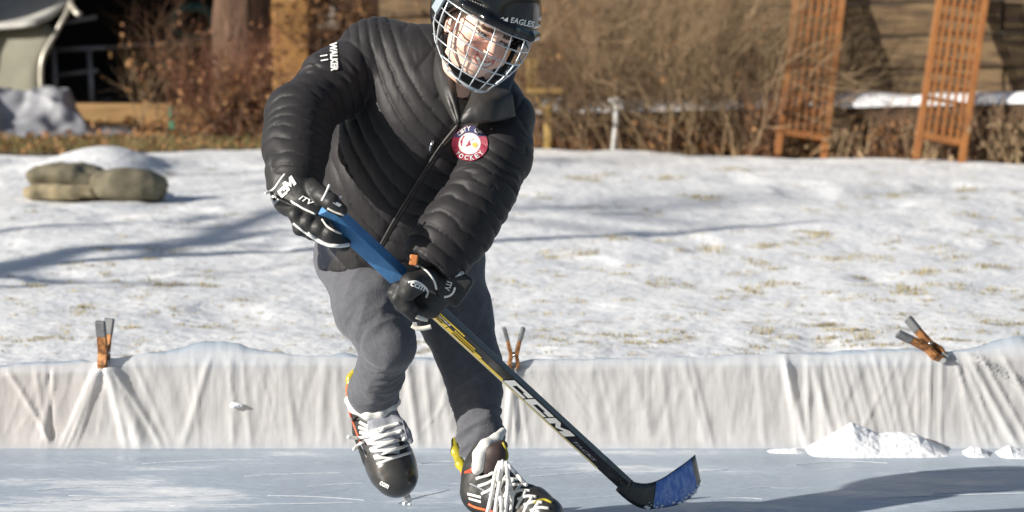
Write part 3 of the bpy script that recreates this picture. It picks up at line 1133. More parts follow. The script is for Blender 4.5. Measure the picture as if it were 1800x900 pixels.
trim('lace', laces, 6.6, BSA, M_lace, skA, 8.16, .0015)
trim('seam_piping', [smooth_path([(618, 735), (632, 775), (650, 815), (668, 850)]), smooth_path([(672, 816), (690, 806), (712, 804), (724, 808)]), smooth_path([(706, 735), (716, 770), (724, 806)])], 3, BSA, M_felt, skA, 8.2, -.0004)
trim('red_piping', [smooth_path([(614, 722), (624, 752), (634, 778)])], 4, BSA, M_red, skA, 8.2, 0)
vs, fs = text2d('ccm', .04)
decal('toe_lettering', [(place2d(vs, 676, 852, 17, 7, 28), fs)], bvh_of(*[c for c in skA.children if c.name.startswith('toe_cap')]), skA, M_white, .002, 8.15)
mb_ = Field(V(600, 720, 8.3) + [0, -.1, 0], V(640, 640, 8.3) + [0, .12, 0], .003)
mb_.chain([(V(622, 655, 8.29), .009), (V(616, 666, 8.29), .011), (V(616, 685, 8.28), .011), (V(622, 705, 8.27), .010)], .01)
v, f_ = mb_.mesh()
mk('tendon_guard', v2w(v), f_, M_guard, skA)
mb_ = Field(V(600, 720, 8.27) + [0, -.1, 0], V(640, 660, 8.27) + [0, .1, 0], .003)
mb_.chain([(V(616, 682, 8.265), .0125), (V(617, 704, 8.255), .0125)], .01)
v, f_ = mb_.mesh()
mk('heel_stripe', v2w(v), f_, M_red, skA)

# the planted skate
toeB, heelB = V(962, 912, 7.94), V(842, 868, 8.13)
tB = unit(toeB - heelB)
sB_n = w2v(np.array([0, 0, -1.0]) + CAM)
tB = unit(tB - sB_n * (tB @ sB_n) * .96)
sB_n = unit(sB_n - tB * (sB_n @ tB))
skB = skate_parts('skate', 'planted skate with a long loose bundle of laces',
                  [(V(858, 796, 8.13), .047), (V(850, 835, 8.12), .050), (V(850, 865, 8.10), .052), (V(885, 872, 8.05), .055), (V(930, 893, 7.99), .050), (V(960, 905, 7.95), .042)],
                  V(928, 896, 7.97), sB_n, tB, toeB, heelB, .036, 73)
BSB = bvh_of(skB)
fl = Field(V(820, 850, 8.05) + [0, -.16, 0], V(905, 740, 8.05) + [0, .2, 0], .003)
fl.chain([(V(884, 758, 8.08), .010), (V(872, 772, 8.05), .014), (V(854, 784, 8.03), .017), (V(844, 800, 8.025), .018), (V(842, 818, 8.03), .016), (V(838, 826, 8.04), .013)], .01)
v, f_ = fl.mesh()
mk('collar_lining', v2w(relax(v, f_, 2)), f_, M_lace, skB)
fl = Field(V(840, 850, 8.05) + [0, -.16, 0], V(915, 760, 8.05) + [0, .2, 0], .003)
fl.chain([(V(862, 820, 8.03), .024), (V(870, 798, 8.02), .026), (V(882, 784, 8.03), .016)], .01, .7)
v, f_ = fl.mesh()
tongB = mk('tongue', v2w(relax(v, f_, 2)), f_, M_tongue, skB)
trim('tongue_edge', [smooth_path([(884, 778), (891, 796), (891, 806), (884, 814)])], 5, bvh_of(tongB), M_guard, skB, 8.03, .001)
fl = Field(V(780, 850, 8.15) + [0, -.14, 0], V(845, 750, 8.15) + [0, .14, 0], .003)
fl.chain([(V(799, 774, 8.21), .009), (V(801, 794, 8.19), .0115), (V(809, 816, 8.16), .0115), (V(818, 832, 8.13), .010)], .012, .6)
v, f_ = fl.mesh()
mk('tendon_guard', v2w(relax(v, f_, 1)), f_, M_guard, skB)
fl = Field(V(790, 860, 8.12) + [0, -.14, 0], V(850, 810, 8.12) + [0, .14, 0], .003)
fl.chain([(V(815, 832, 8.125), .008), (V(823, 832, 8.09), .008), (V(831, 826, 8.065), .007)], .01)
v, f_ = fl.mesh()
mk('heel_stripe', v2w(v), f_, M_red, skB)
BSB = bvh_of(skB, tongB)
laces = [[(838, 842), (852, 838), (868, 830)], [(842, 855), (858, 850), (872, 842)], [(848, 868), (862, 862), (874, 852)]]
for i in range(6):
    x0, y0 = 884 + 11 * i, 838 + 10 * i
    laces.append([(x0 + 8, y0 - 4), (x0 - 2, y0 + 12), (x0 - 8, y0 + 26)])
    laces.append([(x0 - 6, y0 + 10), (x0 + 10, y0 + 4), (x0 + 26, y0 + 6)])
trim('lace', laces, 6.6, BSB, M_lace, skB, 8.0, .002)
trim('seam_piping', [smooth_path([(826, 850), (850, 862), (872, 880), (884, 900)]), smooth_path([(930, 905), (936, 890), (944, 880), (958, 874)])], 3, BSB, M_felt, skB, 8.05, -.0004)
trim('red_piping', [smooth_path([(824, 886), (836, 892), (852, 896), (870, 900)])], 5, BSB, M_red, skB, 8.05, 0)
mb = MB()
for i, (pts) in enumerate([[(878, 812), (870, 835), (864, 870), (856, 905), (850, 925)], [(884, 810), (880, 840), (874, 875), (868, 920)], [(890, 812), (893, 845), (890, 885), (886, 925)],
                           [(886, 815), (896, 850), (900, 880), (896, 915)], [(880, 812), (876, 850), (882, 890), (878, 925)], [(892, 816), (905, 830), (918, 845), (925, 852)]]):
    mb.tube([v2w(V(x, y, 7.94 - .012 * math.sin(k * .9) - .006 * (i % 3))) for k, (x, y) in enumerate(smooth_path(pts, 5))], .0052, 8)
mb.build('lace_bundle', M_lace, skB, True)
trim('toe_binding', [smooth_path([(938, 884), (955, 878), (970, 884)])], 5, bvh_of(*[c for c in skB.children if c.name.startswith('toe_cap')]), M_guard, skB, 7.95, .001)
vs, fs = polys2d([[(822, 866), (846, 872), (846, 876), (822, 870)], [(824, 874), (846, 880), (846, 884), (825, 878)]])
decal('side_flash', [(vs, fs)], BSB, skB, M_white, .002, 8.1)

# ---- hockey stick
M_shaft = mat('carbon_shaft', (0.010, 0.010, 0.012), .28, (0.018, 0.018, 0.020), 30, coat=.4)
M_yel = mat('yellow_shaft_stripe', (0.85, 0.55, 0.02), .35, (0.80, 0.58, 0.10), 12)
M_cream = mat('cream_shaft_edge', (0.62, 0.52, 0.26), .4, (0.70, 0.62, 0.38), 14)
M_grip = mat('blue_grip_tape', (0.055, 0.185, 0.40), .65, (0.085, 0.25, 0.50), 22, bump=.35, bscale=70, bdist=.003)
M_btape = mat('blue_blade_tape', (0.11, 0.22, 0.58), .8, (0.42, 0.52, 0.76), 45, ramp=(.42, .78), stretch=(1.6, 1, .8), bump=.4, bscale=90, bdist=.003)
M_bedge = mat('blade_black', (0.016, 0.017, 0.018), .35, (0.05, 0.05, 0.05), 60, ramp=(.5, .8))
stick = empty('hockey_stick', v2w(ST_B), 'black and yellow hockey stick with blue taped handle and blue taped blade', 'hockey stick')
view = unit((ST_A + ST_B) / 2)
wax = unit(np.cross(ST_U, view))           # across the shaft on the photo
if wax[2] < 0:
    wax = -wax
nax = unit(np.cross(ST_U, wax))
if nax[1] > 0:
    nax = -nax
ra = math.radians(41)                      # turned so that the lower narrow side shows
w_ax = wax * math.cos(ra) + nax * math.sin(ra)
n_ax = -wax * math.sin(ra) + nax * math.cos(ra)
LS = np.linalg.norm(ST_B - ST_A)
HW, HN = .0180, .0110


def sp(s, w=0., n=0.):
    return ST_A + ST_U * s + w_ax * w + n_ax * n


def shaft_part(name, s0, s1, hw, hn, m, parent=stick, w0=0., n0=0., bev=.0025):
    b = MB()
    vs = [v2w(sp(s, w0 + a * hw, n0 + c * hn)) for s in (s0, s1) for a, c in ((-1, -1), (1, -1), (1, 1), (-1, 1))]
    b.add(vs, [(0, 1, 2, 3), (4, 7, 6, 5), (0, 4, 5, 1), (1, 5, 6, 2), (2, 6, 7, 3), (3, 7, 4, 0)])
    return b.build(name, m, parent, bevel=bev)


def s_at(px):
    """arc length on the shaft where it crosses photo column px"""
    lo, hi = -.3, 2.0
    for _ in range(50):
        m = (lo + hi) / 2
        p = sp(m)
        if 900 + F * p[0] / p[1] < px:
            lo = m
        else:
            hi = m
    return lo


shaft = shaft_part('shaft', -.018, LS - .15, HW, HN, M_shaft)
grip = shaft_part('grip_tape', -.022, s_at(702), HW + .0050, HN + .0050, M_grip)
shaft_part('edge_stripe', s_at(704), LS - .15, .0026, .0006, M_cream, shaft, -HW + .0030, HN + .0008, 0)
for a, b, w0, hw in ((704, 722, .004, .010), (744, 812, .0105, .0022), (742, 790, -.0040, .0082), (792, 850, -.0075, .0046), (851, 890, -.0102, .0026), (800, 835, .0020, .0016)):
    shaft_part('yellow_stripe', s_at(a), s_at(b), hw, .0006, M_yel, shaft, w0, HN + .0008, 0)
for a, b, w0, hw in ((748, 782, -.0065, .0011), (756, 790, .0005, .0011), (800, 838, -.0080, .0009)):
    shaft_part('black_stripe', s_at(a), s_at(b), hw, .0006, M_shaft, shaft, w0, HN + .0022, 0)
# CCM along the shaft
def shaft_decal(name, parts, m, lift=.0018):
    V3, Fs = [], []
    for vs, fs in parts:
        n = len(V3)
        V3 += [v2w(sp(x, y, HN + lift)) for x, y in vs]
        Fs += [[i + n for i in f] for f in fs]
    return mk(name, V3, Fs, m, shaft, smooth=False)


lp = []
for px0, px1, pl in ((893, 929, C1), (929, 965, C1), (965, 1002, M1)):
    s0, s1 = s_at(px0), s_at(px1)
    v_ = np.stack([(s0 + s1) / 2 + pl[0][:, 0] * (s1 - s0) * .94 + pl[0][:, 1] * .012, pl[0][:, 1] * .026 + .0025], 1)
    lp.append((v_, pl[1]))
shaft_decal('shaft_lettering', lp, M_white)
tx = text2d('TACKS', .01, .3)
s0, s1 = s_at(1010), s_at(1048)
shaft_decal('small_lettering', [(np.stack([(s0 + s1) / 2 + tx[0][:, 0] * (s1 - s0), tx[0][:, 1] * .009], 1), tx[1])], M_felt)
tx = text2d('CCM', .03)
s0, s1 = s_at(762), s_at(790)
shaft_decal('small_lettering', [(np.stack([(s0 + s1) / 2 + tx[0][:, 0] * (s1 - s0), .003 + tx[0][:, 1] * .007], 1), tx[1])], M_white)
mb = MB()
tx = text2d('R', .04)
s0 = s_at(704)
shaft_decal('small_lettering', [(np.stack([s0 + .006 + tx[0][:, 0] * .014, tx[0][:, 1] * .016], 1), tx[1])], M_white)

# blade: bottom edge on the ice, toe swung to the right and up the photo
top = smooth_path([(1096, 838), (1118, 848), (1142, 849), (1165, 840), (1186, 826), (1206, 812), (1222, 799)], 4)
bot = smooth_path([(1082, 862), (1108, 884), (1134, 895), (1162, 893), (1194, 886), (1219, 870), (1232, 846)], 4)
n = len(top)
def blade_pts(i, t):
    a, b = top[i], bot[i]
    p = a + (b - a) * t
    s = i / (n - 1)
    return V(p[0], p[1], 8.27 + .10 * s + .16 * s * s + .012 * (1 - t))
def blade_mesh(name, i0, i1, t0, t1, th, m, parent, nt=5):
    vs = []
    for sgn in (-1, 1):
        for i in range(i0, i1 + 1):
            for k in range(nt + 1):
                p = blade_pts(i, t0 + (t1 - t0) * k / nt)
                rim = min(1.0, .35 + 2.2 * min(k, nt - k) / nt)
                vs.append(v2w(p + np.array([0, sgn * th * rim, 0])))
    m_ = (i1 - i0 + 1)
    def id_(s, i, k):
        return s * m_ * (nt + 1) + i * (nt + 1) + k
    fs = []
    for i in range(m_ - 1):
        for k in range(nt):
            fs.append((id_(0, i, k), id_(0, i, k + 1), id_(0, i + 1, k + 1), id_(0, i + 1, k)))
            fs.append((id_(1, i, k), id_(1, i + 1, k), id_(1, i + 1, k + 1), id_(1, i, k + 1)))
        fs.append((id_(0, i, 0), id_(0, i + 1, 0), id_(1, i + 1, 0), id_(1, i, 0)))
        fs.append((id_(0, i, nt), id_(1, i, nt), id_(1, i + 1, nt), id_(0, i + 1, nt)))
    for k in range(nt):
        fs.append((id_(0, 0, k), id_(1, 0, k), id_(1, 0, k + 1), id_(0, 0, k + 1)))
        fs.append((id_(0, m_ - 1, k), id_(0, m_ - 1, k + 1), id_(1, m_ - 1, k + 1), id_(1, m_ - 1, k)))
    return mk(name, vs, fs, m, parent)


blade = blade_mesh('blade', 0, n - 1, 0, 1, .0065, M_bedge, stick)
blade_mesh('blade_tape', 10, n - 3, .03, .97, .0085, M_btape, blade)
# neck between shaft and blade
mb = MB()
vs = []
pa = [sp(LS - .16, a * HW, c * HN) for a, c in ((-1, -1), (1, -1), (1, 1), (-1, 1))]
pb = [blade_pts(3, 1) + [0, .008, 0], blade_pts(3, 0) + [0, .008, 0], blade_pts(3, 0) - [0, .008, 0], blade_pts(3, 1) - [0, .008, 0]]
pm = [sp(LS - .05, a * HW * 1.06, c * HN * .85) for a, c in ((-1, -1), (1, -1), (1, 1), (-1, 1))]
mb.add([v2w(p) for p in pa + pm + pb], [(0, 4, 5, 1), (1, 5, 6, 2), (2, 6, 7, 3), (3, 7, 4, 0), (4, 8, 9, 5), (5, 9, 10, 6), (6, 10, 11, 7), (7, 11, 8, 4), (0, 1, 2, 3), (8, 11, 10, 9)])
mb.build('blade_neck', M_bedge, stick, bevel=.002)
# snow packed along the bottom of the tape
mb = MB()
for i in range(60):
    k = rng.integers(8, n - 2)
    t = rng.uniform(.80, 1.0) if rng.random() < .7 else rng.uniform(.6, 1)
    p = v2w(blade_pts(k, t) + np.array([rng.normal(0, .004), -.0095, 0]))
    r = rng.uniform(.0006, .0032) * (1.5 if t > .9 else .6)
    mb.tube([p - [r, 0, 0], p, p + [r * 1.5, 0, r * .4]], [r * .4, r, r * .4], 6)
mb.build('packed_snow', mat('snow_crumbs', (.82, .83, .85), .8), blade, True)
# ================================================================== the setting
# ---- ground sheet
M_soil = mat('winter_soil', (0.06, 0.042, 0.026), .95, (0.13, 0.092, 0.052), 6, bump=.6, bscale=14, bdist=.05)
gs = 260
mk('ground', [(-gs, -60, -.012), (gs, -60, -.012), (gs, 300, -.012), (-gs, 300, -.012)], [(0, 1, 2, 3)], M_soil)['kind'] = 'structure'

# edge of the lawn, where the beds begin (photo pixels along the line)
EDGE = [(-400, 268), (0, 272), (300, 268), (500, 264), (930, 262), (1200, 268), (1400, 277), (1600, 284), (1800, 290), (2300, 304)]
EW = np.array([G(a, b)[:2] for a, b in EDGE])


def edge_y(x):
    return np.interp(x, EW[:, 0], EW[:, 1])


# ---- snow-covered lawn
def snow_material():
    m = bpy.data.materials.new('lawn_snow')
    m.use_nodes = True
    nt = m.node_tree
    L = nt.links.new
    b = nt.nodes['Principled BSDF']
    b.inputs['Roughness'].default_value = .75
    b.inputs['Specular IOR Level'].default_value = .3
    tc = nd(nt, 'ShaderNodeTexCoord')
    mp = nd(nt, 'ShaderNodeMapping')
    L(tc.outputs['Object'], mp.inputs['Vector'])
    n1 = nd(nt, 'ShaderNodeTexNoise')
    n1.inputs['Scale'].default_value = 2.2
    n1.inputs['Detail'].default_value = 8
    n1.inputs['Roughness'].default_value = .7
    L(mp.outputs[0], n1.inputs['Vector'])
    r1 = nd(nt, 'ShaderNodeValToRGB')
    r1.color_ramp.elements[0].position, r1.color_ramp.elements[1].position = .36, .58
    r1.color_ramp.elements[0].color = (.68, .69, .71, 1)
    r1.color_ramp.elements[1].color = (.78, .78, .775, 1)
    L(n1.outputs[0], r1.inputs[0])
    # thin spots where the turf shows
    n2 = nd(nt, 'ShaderNodeTexNoise')
    n2.inputs['Scale'].default_value = 5.5
    n2.inputs['Detail'].default_value = 9
    n2.inputs['Roughness'].default_value = .68
    L(mp.outputs[0], n2.inputs['Vector'])
    at = nd(nt, 'ShaderNodeAttribute', attribute_name='tint')
    ad = nd(nt, 'ShaderNodeMath', operation='ADD')
    L(n2.outputs[0], ad.inputs[0])
    L(at.outputs['Fac'], ad.inputs[1])
    r2 = nd(nt, 'ShaderNodeValToRGB')
    r2.color_ramp.elements[0].position, r2.color_ramp.elements[1].position = .65, .77
    r2.color_ramp.elements[0].color = (0, 0, 0, 1)
    r2.color_ramp.elements[1].color = (1, 1, 1, 1)
    L(ad.outputs[0], r2.inputs[0])
    n3 = nd(nt, 'ShaderNodeTexNoise')
    n3.inputs['Scale'].default_value = 40
    L(mp.outputs[0], n3.inputs['Vector'])
    r3 = nd(nt, 'ShaderNodeValToRGB')
    r3.color_ramp.elements[0].color = (.16, .13, .06, 1)
    r3.color_ramp.elements[1].color = (.36, .29, .15, 1)
    L(n3.outputs[0], r3.inputs[0])
    mx = nd(nt, 'ShaderNodeMix', data_type='RGBA')
    L(r2.outputs[0], mx.inputs[0])
    L(r1.outputs[0], mx.inputs[6])
    L(r3.outputs[0], mx.inputs[7])
    L(mx.outputs[2], b.inputs['Base Color'])
    n4 = nd(nt, 'ShaderNodeTexNoise')
    n4.inputs['Scale'].default_value = 16
    n4.inputs['Detail'].default_value = 7
    L(mp.outputs[0], n4.inputs['Vector'])
    bp = nd(nt, 'ShaderNodeBump')
    bp.inputs['Strength'].default_value = .42
    bp.inputs['Distance'].default_value = .03
    L(n4.outputs[0], bp.inputs['Height'])
    L(bp.outputs[0], b.inputs['Normal'])
    return m


BY = 9.42            # the liner's face
xs = np.concatenate([np.linspace(-9, -3.6, 40), np.linspace(-3.55, 3.9, 260), np.linspace(4.0, 10, 40)])
us = np.linspace(0, 1, 280) ** 1.15
Xg, Ug = np.meshgrid(xs, us)
Yg = (BY + .05) + Ug * (edge_y(Xg) + .12 + .10 * np.sin(Xg * 3.1) + .06 * np.sin(Xg * 9.7 + 1) - BY - .05)
P2 = np.stack([Xg.ravel(), Yg.ravel(), np.zeros(Xg.size)], 1)
Zg = fbm(P2 * np.array([1.1, .9, 1]), 81, 3) * .012 + fbm(P2 * np.array([4.5, 3.0, 1]), 85, 4) * .0052
foot = -np.maximum(fbm(P2 * np.array([2.6, 1.8, 1]), 91, 2) - .50, 0) * .035      # old footprints
Zg = Zg + foot + .018
mound = np.array(G(165, 312)[:2])
dm = ((P2[:, 0] - mound[0]) / .36) ** 2 + ((P2[:, 1] - mound[1] - .35) / .42) ** 2
Zg += .13 * np.exp(-dm)
Zg = Zg.reshape(Xg.shape)
# snow banked against the back of the boards
Zg += .06 * np.exp(-(Yg - BY) / .5) * (1 + .6 * np.sin(Xg * 1.7))
Zg = np.maximum(Zg, .0)
Zg -= .05 * sstep(.97, 1.0, Ug)
nx = len(xs)
idx = np.arange(Xg.size).reshape(Xg.shape)
fs = np.stack([idx[:-1, :-1].ravel(), idx[:-1, 1:].ravel(), idx[1:, 1:].ravel(), idx[1:, :-1].ravel()], 1)
# thin-snow weight: more bare tufts towards the near right, as in the photo
thin = .02 * np.ones(Xg.size)
pxl, pyl = px_of(w2v(np.stack([Xg.ravel(), Yg.ravel(), 0 * Xg.ravel()], 1)))
thin += .05 * sstep(500, 600, pyl) + .03 * sstep(900, 1600, pxl) - .10 * sstep(330, 280, pyl) * 0
thin += -.10 * sstep(.06, .02, Ug.ravel()) + foot * -.4
thin = np.clip(thin, 0, 1)
lawn = mk('snow_lawn', np.stack([Xg.ravel(), Yg.ravel(), Zg.ravel()], 1), fs, snow_material(), colors=np.stack([thin] * 3, 1))
lawn['kind'] = 'structure'


def lawn_z(x, y):
    i = np.clip(np.searchsorted(xs, x), 1, nx - 1)
    e = edge_y(x) + .12 + .10 * math.sin(x * 3.1) + .06 * math.sin(x * 9.7 + 1)
    u = np.clip((y - BY - .05) / (e - BY - .05), 0, 1)
    j = np.clip(np.searchsorted(us, u), 1, len(us) - 1)
    return float(Zg[j, i])


# ---- grass tufts standing out of the snow
gv, gf = [], []
def tuft(x, y, n, r, h):
    z = lawn_z(x, y) - .006
    for _ in range(n):
        a, q = rng.uniform(0, 6.283), rng.uniform(0, 1) ** .6
        bx, by = x + r * 1.7 * q * math.cos(a), y + r * q * math.sin(a)
        hh = h * rng.uniform(.4, 1.1) * (1 - .4 * q)
        la = rng.uniform(0, 6.283)
        ln = hh * rng.uniform(.3, 1.3)
        dx, dy = math.cos(la) * ln, math.sin(la) * ln
        w = rng.uniform(.0012, .003)
        px_, py_ = -math.sin(la) * w, math.cos(la) * w
        k = len(gv)
        gv.extend([(bx - px_, by - py_, z), (bx + px_, by + py_, z), (bx + dx * .5 + px_ * .8, by + dy * .5 + py_ * .8, z + hh * .7), (bx + dx * .5 - px_ * .8, by + dy * .5 - py_ * .8, z + hh * .7), (bx + dx, by + dy, z + hh * .8)])
        gf.extend([(k, k + 1, k + 2, k + 3), (k + 3, k + 2, k + 4)])
seen = [(1180, 492, 3), (1320, 498, 3), (1455, 588, 6), (1350, 583, 5), (1575, 512, 4), (1750, 576, 6), (1520, 590, 6), (1170, 595, 5), (1240, 437, 3), (1335, 465, 3), (955, 590, 5),
        (1105, 595, 5), (990, 603, 4), (125, 548, 5), (310, 550, 4), (250, 521, 4), (100, 603, 4), (235, 608, 3), (285, 500, 3), (205, 434, 2), (310, 440, 2), (890, 495, 2), (1490, 530, 3), (1710, 515, 3),
        (1715, 380, 3), (1280, 300, 3), (1040, 318, 4), (1600, 425, 2), (1405, 530, 3), (1535, 535, 3), (1790, 520, 3), (1450, 370, 2), (1110, 370, 2), (1055, 600, 3), (1660, 445, 2), (1330, 618, 4), (1200, 560, 2), (60, 500, 2), (1240, 345, 3), (1120, 418, 3), (1380, 430, 3), (1505, 455, 3), (1630, 478, 3), (1760, 470, 3), (1690, 330, 3), (1560, 345, 3), (1440, 410, 3), (1290, 520, 3), (1075, 470, 2), (1000, 445, 3), (1010, 530, 3), (1640, 545, 3), (1745, 420, 2), (960, 345, 2), (1180, 315, 3), (480, 520, 2), (420, 560, 3), (40, 560, 3), (150, 470, 2), (365, 500, 2)]
for px_, py_, s in seen:
    g = G(px_, py_, .02)
    far = 1.5 if py_ < 520 else .85
    for q in range(3 + s):
        tuft(g[0] + rng.normal(0, .042 * far), g[1] + rng.normal(0, .10), int((6 + 3 * s) * far), (.012 + .004 * s) * far, (.013 + .0035 * s) * far)
for _ in range(1000):
    px_, py_ = rng.uniform(-150, 1950), 285 + 340 * rng.random() ** .8
    g = G(px_, py_, .02)
    if BY + .3 < g[1] < edge_y(g[0]):
        tuft(g[0], g[1], rng.integers(4, 16), rng.uniform(.008, .035), rng.uniform(.008, .024))
        if rng.random() < .30:
            tuft(g[0], g[1], rng.integers(14, 40), rng.uniform(.02, .05), rng.uniform(.012, .030))
M_grass = mat('dry_grass', (0.26, 0.21, 0.085), .8, (0.52, 0.43, 0.22), 9, transl=.25)
tag(mk('grass', gv, gf, M_grass, smooth=False), 'dry grass tufts poking through the thin snow', 'grass', kind='stuff')

# ---- ice
def ice_material():
    m = bpy.data.materials.new('rink_ice')
    m.use_nodes = True
    nt = m.node_tree
    L = nt.links.new
    b = nt.nodes['Principled BSDF']
    tc = nd(nt, 'ShaderNodeTexCoord')
    mp = nd(nt, 'ShaderNodeMapping')
    mp.inputs['Scale'].default_value = (1, 2.0, 1)
    mp.inputs['Rotation'].default_value = (0, 0, math.radians(6))
    L(tc.outputs['Object'], mp.inputs['Vector'])
    n1 = nd(nt, 'ShaderNodeTexNoise')
    n1.inputs['Scale'].default_value = 1.6
    n1.inputs['Detail'].default_value = 9
    n1.inputs['Roughness'].default_value = .72
    L(mp.outputs[0], n1.inputs['Vector'])
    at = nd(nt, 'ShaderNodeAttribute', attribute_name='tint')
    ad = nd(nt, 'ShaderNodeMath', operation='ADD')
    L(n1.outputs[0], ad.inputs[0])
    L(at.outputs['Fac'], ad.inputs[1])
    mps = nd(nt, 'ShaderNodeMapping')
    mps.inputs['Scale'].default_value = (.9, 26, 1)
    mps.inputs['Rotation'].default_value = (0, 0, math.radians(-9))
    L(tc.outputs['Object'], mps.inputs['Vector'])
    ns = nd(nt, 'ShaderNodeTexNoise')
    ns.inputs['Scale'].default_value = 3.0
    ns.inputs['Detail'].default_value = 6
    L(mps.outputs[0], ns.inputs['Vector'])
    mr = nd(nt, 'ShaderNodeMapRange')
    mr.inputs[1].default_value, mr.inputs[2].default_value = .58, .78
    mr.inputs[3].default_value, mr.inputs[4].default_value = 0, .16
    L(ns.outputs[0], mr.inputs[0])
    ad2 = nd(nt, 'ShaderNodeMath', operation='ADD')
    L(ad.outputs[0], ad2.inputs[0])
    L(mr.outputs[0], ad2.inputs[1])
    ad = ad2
    r1 = nd(nt, 'ShaderNodeValToRGB')
    e = r1.color_ramp.elements
    e[0].position, e[1].position = .40, .74
    e[0].color = (.31, .37, .435, 1)
    e[1].color = (.78, .79, .80, 1)
    q = r1.color_ramp.elements.new(.60)
    q.color = (.41, .47, .535, 1)
    L(ad.outputs[0], r1.inputs[0])
    L(r1.outputs[0], b.inputs['Base Color'])
    r2 = nd(nt, 'ShaderNodeValToRGB')
    r2.color_ramp.elements[0].position, r2.color_ramp.elements[1].position = .45, .75
    r2.color_ramp.elements[0].color = (.32, .32, .32, 1)
    r2.color_ramp.elements[1].color = (.75, .75, .75, 1)
    L(ad.outputs[0], r2.inputs[0])
    L(r2.outputs[0], b.inputs['Roughness'])
    b.inputs['IOR'].default_value = 1.31
    n4 = nd(nt, 'ShaderNodeTexNoise')
    n4.inputs['Scale'].default_value = 22
    n4.inputs['Detail'].default_value = 8
    L(mp.outputs[0], n4.inputs['Vector'])
    bp = nd(nt, 'ShaderNodeBump')
    bp.inputs['Strength'].default_value = .25
    bp.inputs['Distance'].default_value = .012
    L(n4.outputs[0], bp.inputs['Height'])
    L(bp.outputs[0], b.inputs['Normal'])
    return m


xi = np.concatenate([[-9, -6, -4], np.linspace(-2.2, 2.2, 260), [4, 6, 9]])
yi = np.concatenate([[0.5, 4, 6], np.linspace(7.3, BY + .02, 240)])
Xi, Yi = np.meshgrid(xi, yi)
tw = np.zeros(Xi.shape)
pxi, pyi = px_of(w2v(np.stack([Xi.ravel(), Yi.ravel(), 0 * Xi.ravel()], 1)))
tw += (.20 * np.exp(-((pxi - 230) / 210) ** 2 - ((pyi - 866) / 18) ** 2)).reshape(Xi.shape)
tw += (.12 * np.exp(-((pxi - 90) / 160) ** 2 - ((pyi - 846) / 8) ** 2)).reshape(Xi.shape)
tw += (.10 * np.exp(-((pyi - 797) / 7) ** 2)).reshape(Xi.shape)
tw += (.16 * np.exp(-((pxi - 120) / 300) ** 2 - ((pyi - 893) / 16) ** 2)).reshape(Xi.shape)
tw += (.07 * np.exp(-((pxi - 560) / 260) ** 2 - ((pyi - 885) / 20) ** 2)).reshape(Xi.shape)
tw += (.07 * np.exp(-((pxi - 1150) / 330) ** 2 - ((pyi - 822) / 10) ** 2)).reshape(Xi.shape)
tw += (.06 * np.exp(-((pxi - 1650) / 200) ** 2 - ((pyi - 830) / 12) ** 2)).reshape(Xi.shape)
idx = np.arange(Xi.size).reshape(Xi.shape)
fi = np.stack([idx[:-1, :-1].ravel(), idx[:-1, 1:].ravel(), idx[1:, 1:].ravel(), idx[1:, :-1].ravel()], 1)
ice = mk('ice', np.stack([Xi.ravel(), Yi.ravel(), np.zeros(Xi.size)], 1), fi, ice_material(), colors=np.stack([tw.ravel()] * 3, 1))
ice['kind'] = 'structure'

# skate scratches: thin ridges of shaved ice
M_shave = mat('shaved_ice', (.70, .73, .76), .85, (.52, .56, .61), 60)
sv, sf = [], []
def scratch(p, q, w, bow=0.0, n=40, h=.0025):
    a, b = G(*p)[:2], G(*q)[:2]
    nrm = unit(np.array([-(b - a)[1], (b - a)[0]]))
    k0 = len(sv)
    for i in range(n + 1):
        t = i / n
        c = a + (b - a) * t + nrm * bow * math.sin(math.pi * t)
        ww = .72 * w * (.25 + .75 * abs(vnoise(np.array([[t * 9, w * 900, p[0] * .1]]), 3)[0])) * min(1, 8 * t, 8 * (1 - t))
        for s, hh in ((-1, .0008), (0, h), (1, .0008)):
            sv.append((c[0] + nrm[0] * ww * s, c[1] + nrm[1] * ww * s, hh))
    for i in range(n):
        for s in (0, 1):
            j = k0 + i * 3 + s
            sf.append((j, j + 3, j + 4, j + 1))
scratch((1545, 875), (1900, 864), .016)
scratch((1640, 868), (1780, 862), .010)
for p, q, w in (((250, 816), (460, 809), .008), ((0, 846), (120, 842), .016), ((60, 862), (260, 858), .014), ((120, 872), (420, 870), .014), ((930, 838), (1080, 826), .006), ((870, 829), (1000, 820), .004),
                ((430, 838), (600, 832), .005), ((1180, 835), (1280, 826), .005), ((0, 886), (160, 878), .012), ((470, 872), (640, 880), .006), ((300, 890), (620, 884), .010), ((700, 886), (790, 862), .004),
                ((1250, 880), (1340, 878), .005), ((1400, 818), (1560, 815), .005), ((1600, 830), (1800, 826), .004), ((740, 816), (800, 812), .005), ((540, 856), (640, 850), .004)):
    scratch(p, q, w, rng.normal(0, .02))
for _ in range(16):
    x, y = rng.uniform(-60, 1850), rng.uniform(806, 905)
    l, sl = rng.uniform(20, 170), rng.normal(-.05, .06)
    scratch((x, y), (x + l, y + l * sl), rng.uniform(.0012, .004), rng.normal(0, .015), 16, .0015)
tag(mk('ice_shavings', sv, sf, M_shave), 'white skate scratches and shavings on the grey ice', 'ice shavings', kind='stuff')

# ---- boards and their plastic liner
M_board = mat('board_wood', (.42, .30, .17), .7, (.30, .20, .11), 3, stretch=(1, 1, 14), bump=.2, bscale=30)
TOP = [(-300, 652), (0, 645), (165, 641), (190, 630), (320, 624), (450, 624), (620, 632), (760, 634), (900, 640), (1100, 634), (1300, 628), (1500, 624), (1640, 621), (1720, 620), (2200, 612)]
def on_plane(px, py, y):
    """the point of the upright plane at distance y seen at this photo pixel"""
    d = v2w(V(px, py, 1.0)) - CAM
    return CAM + d * (y / d[1])


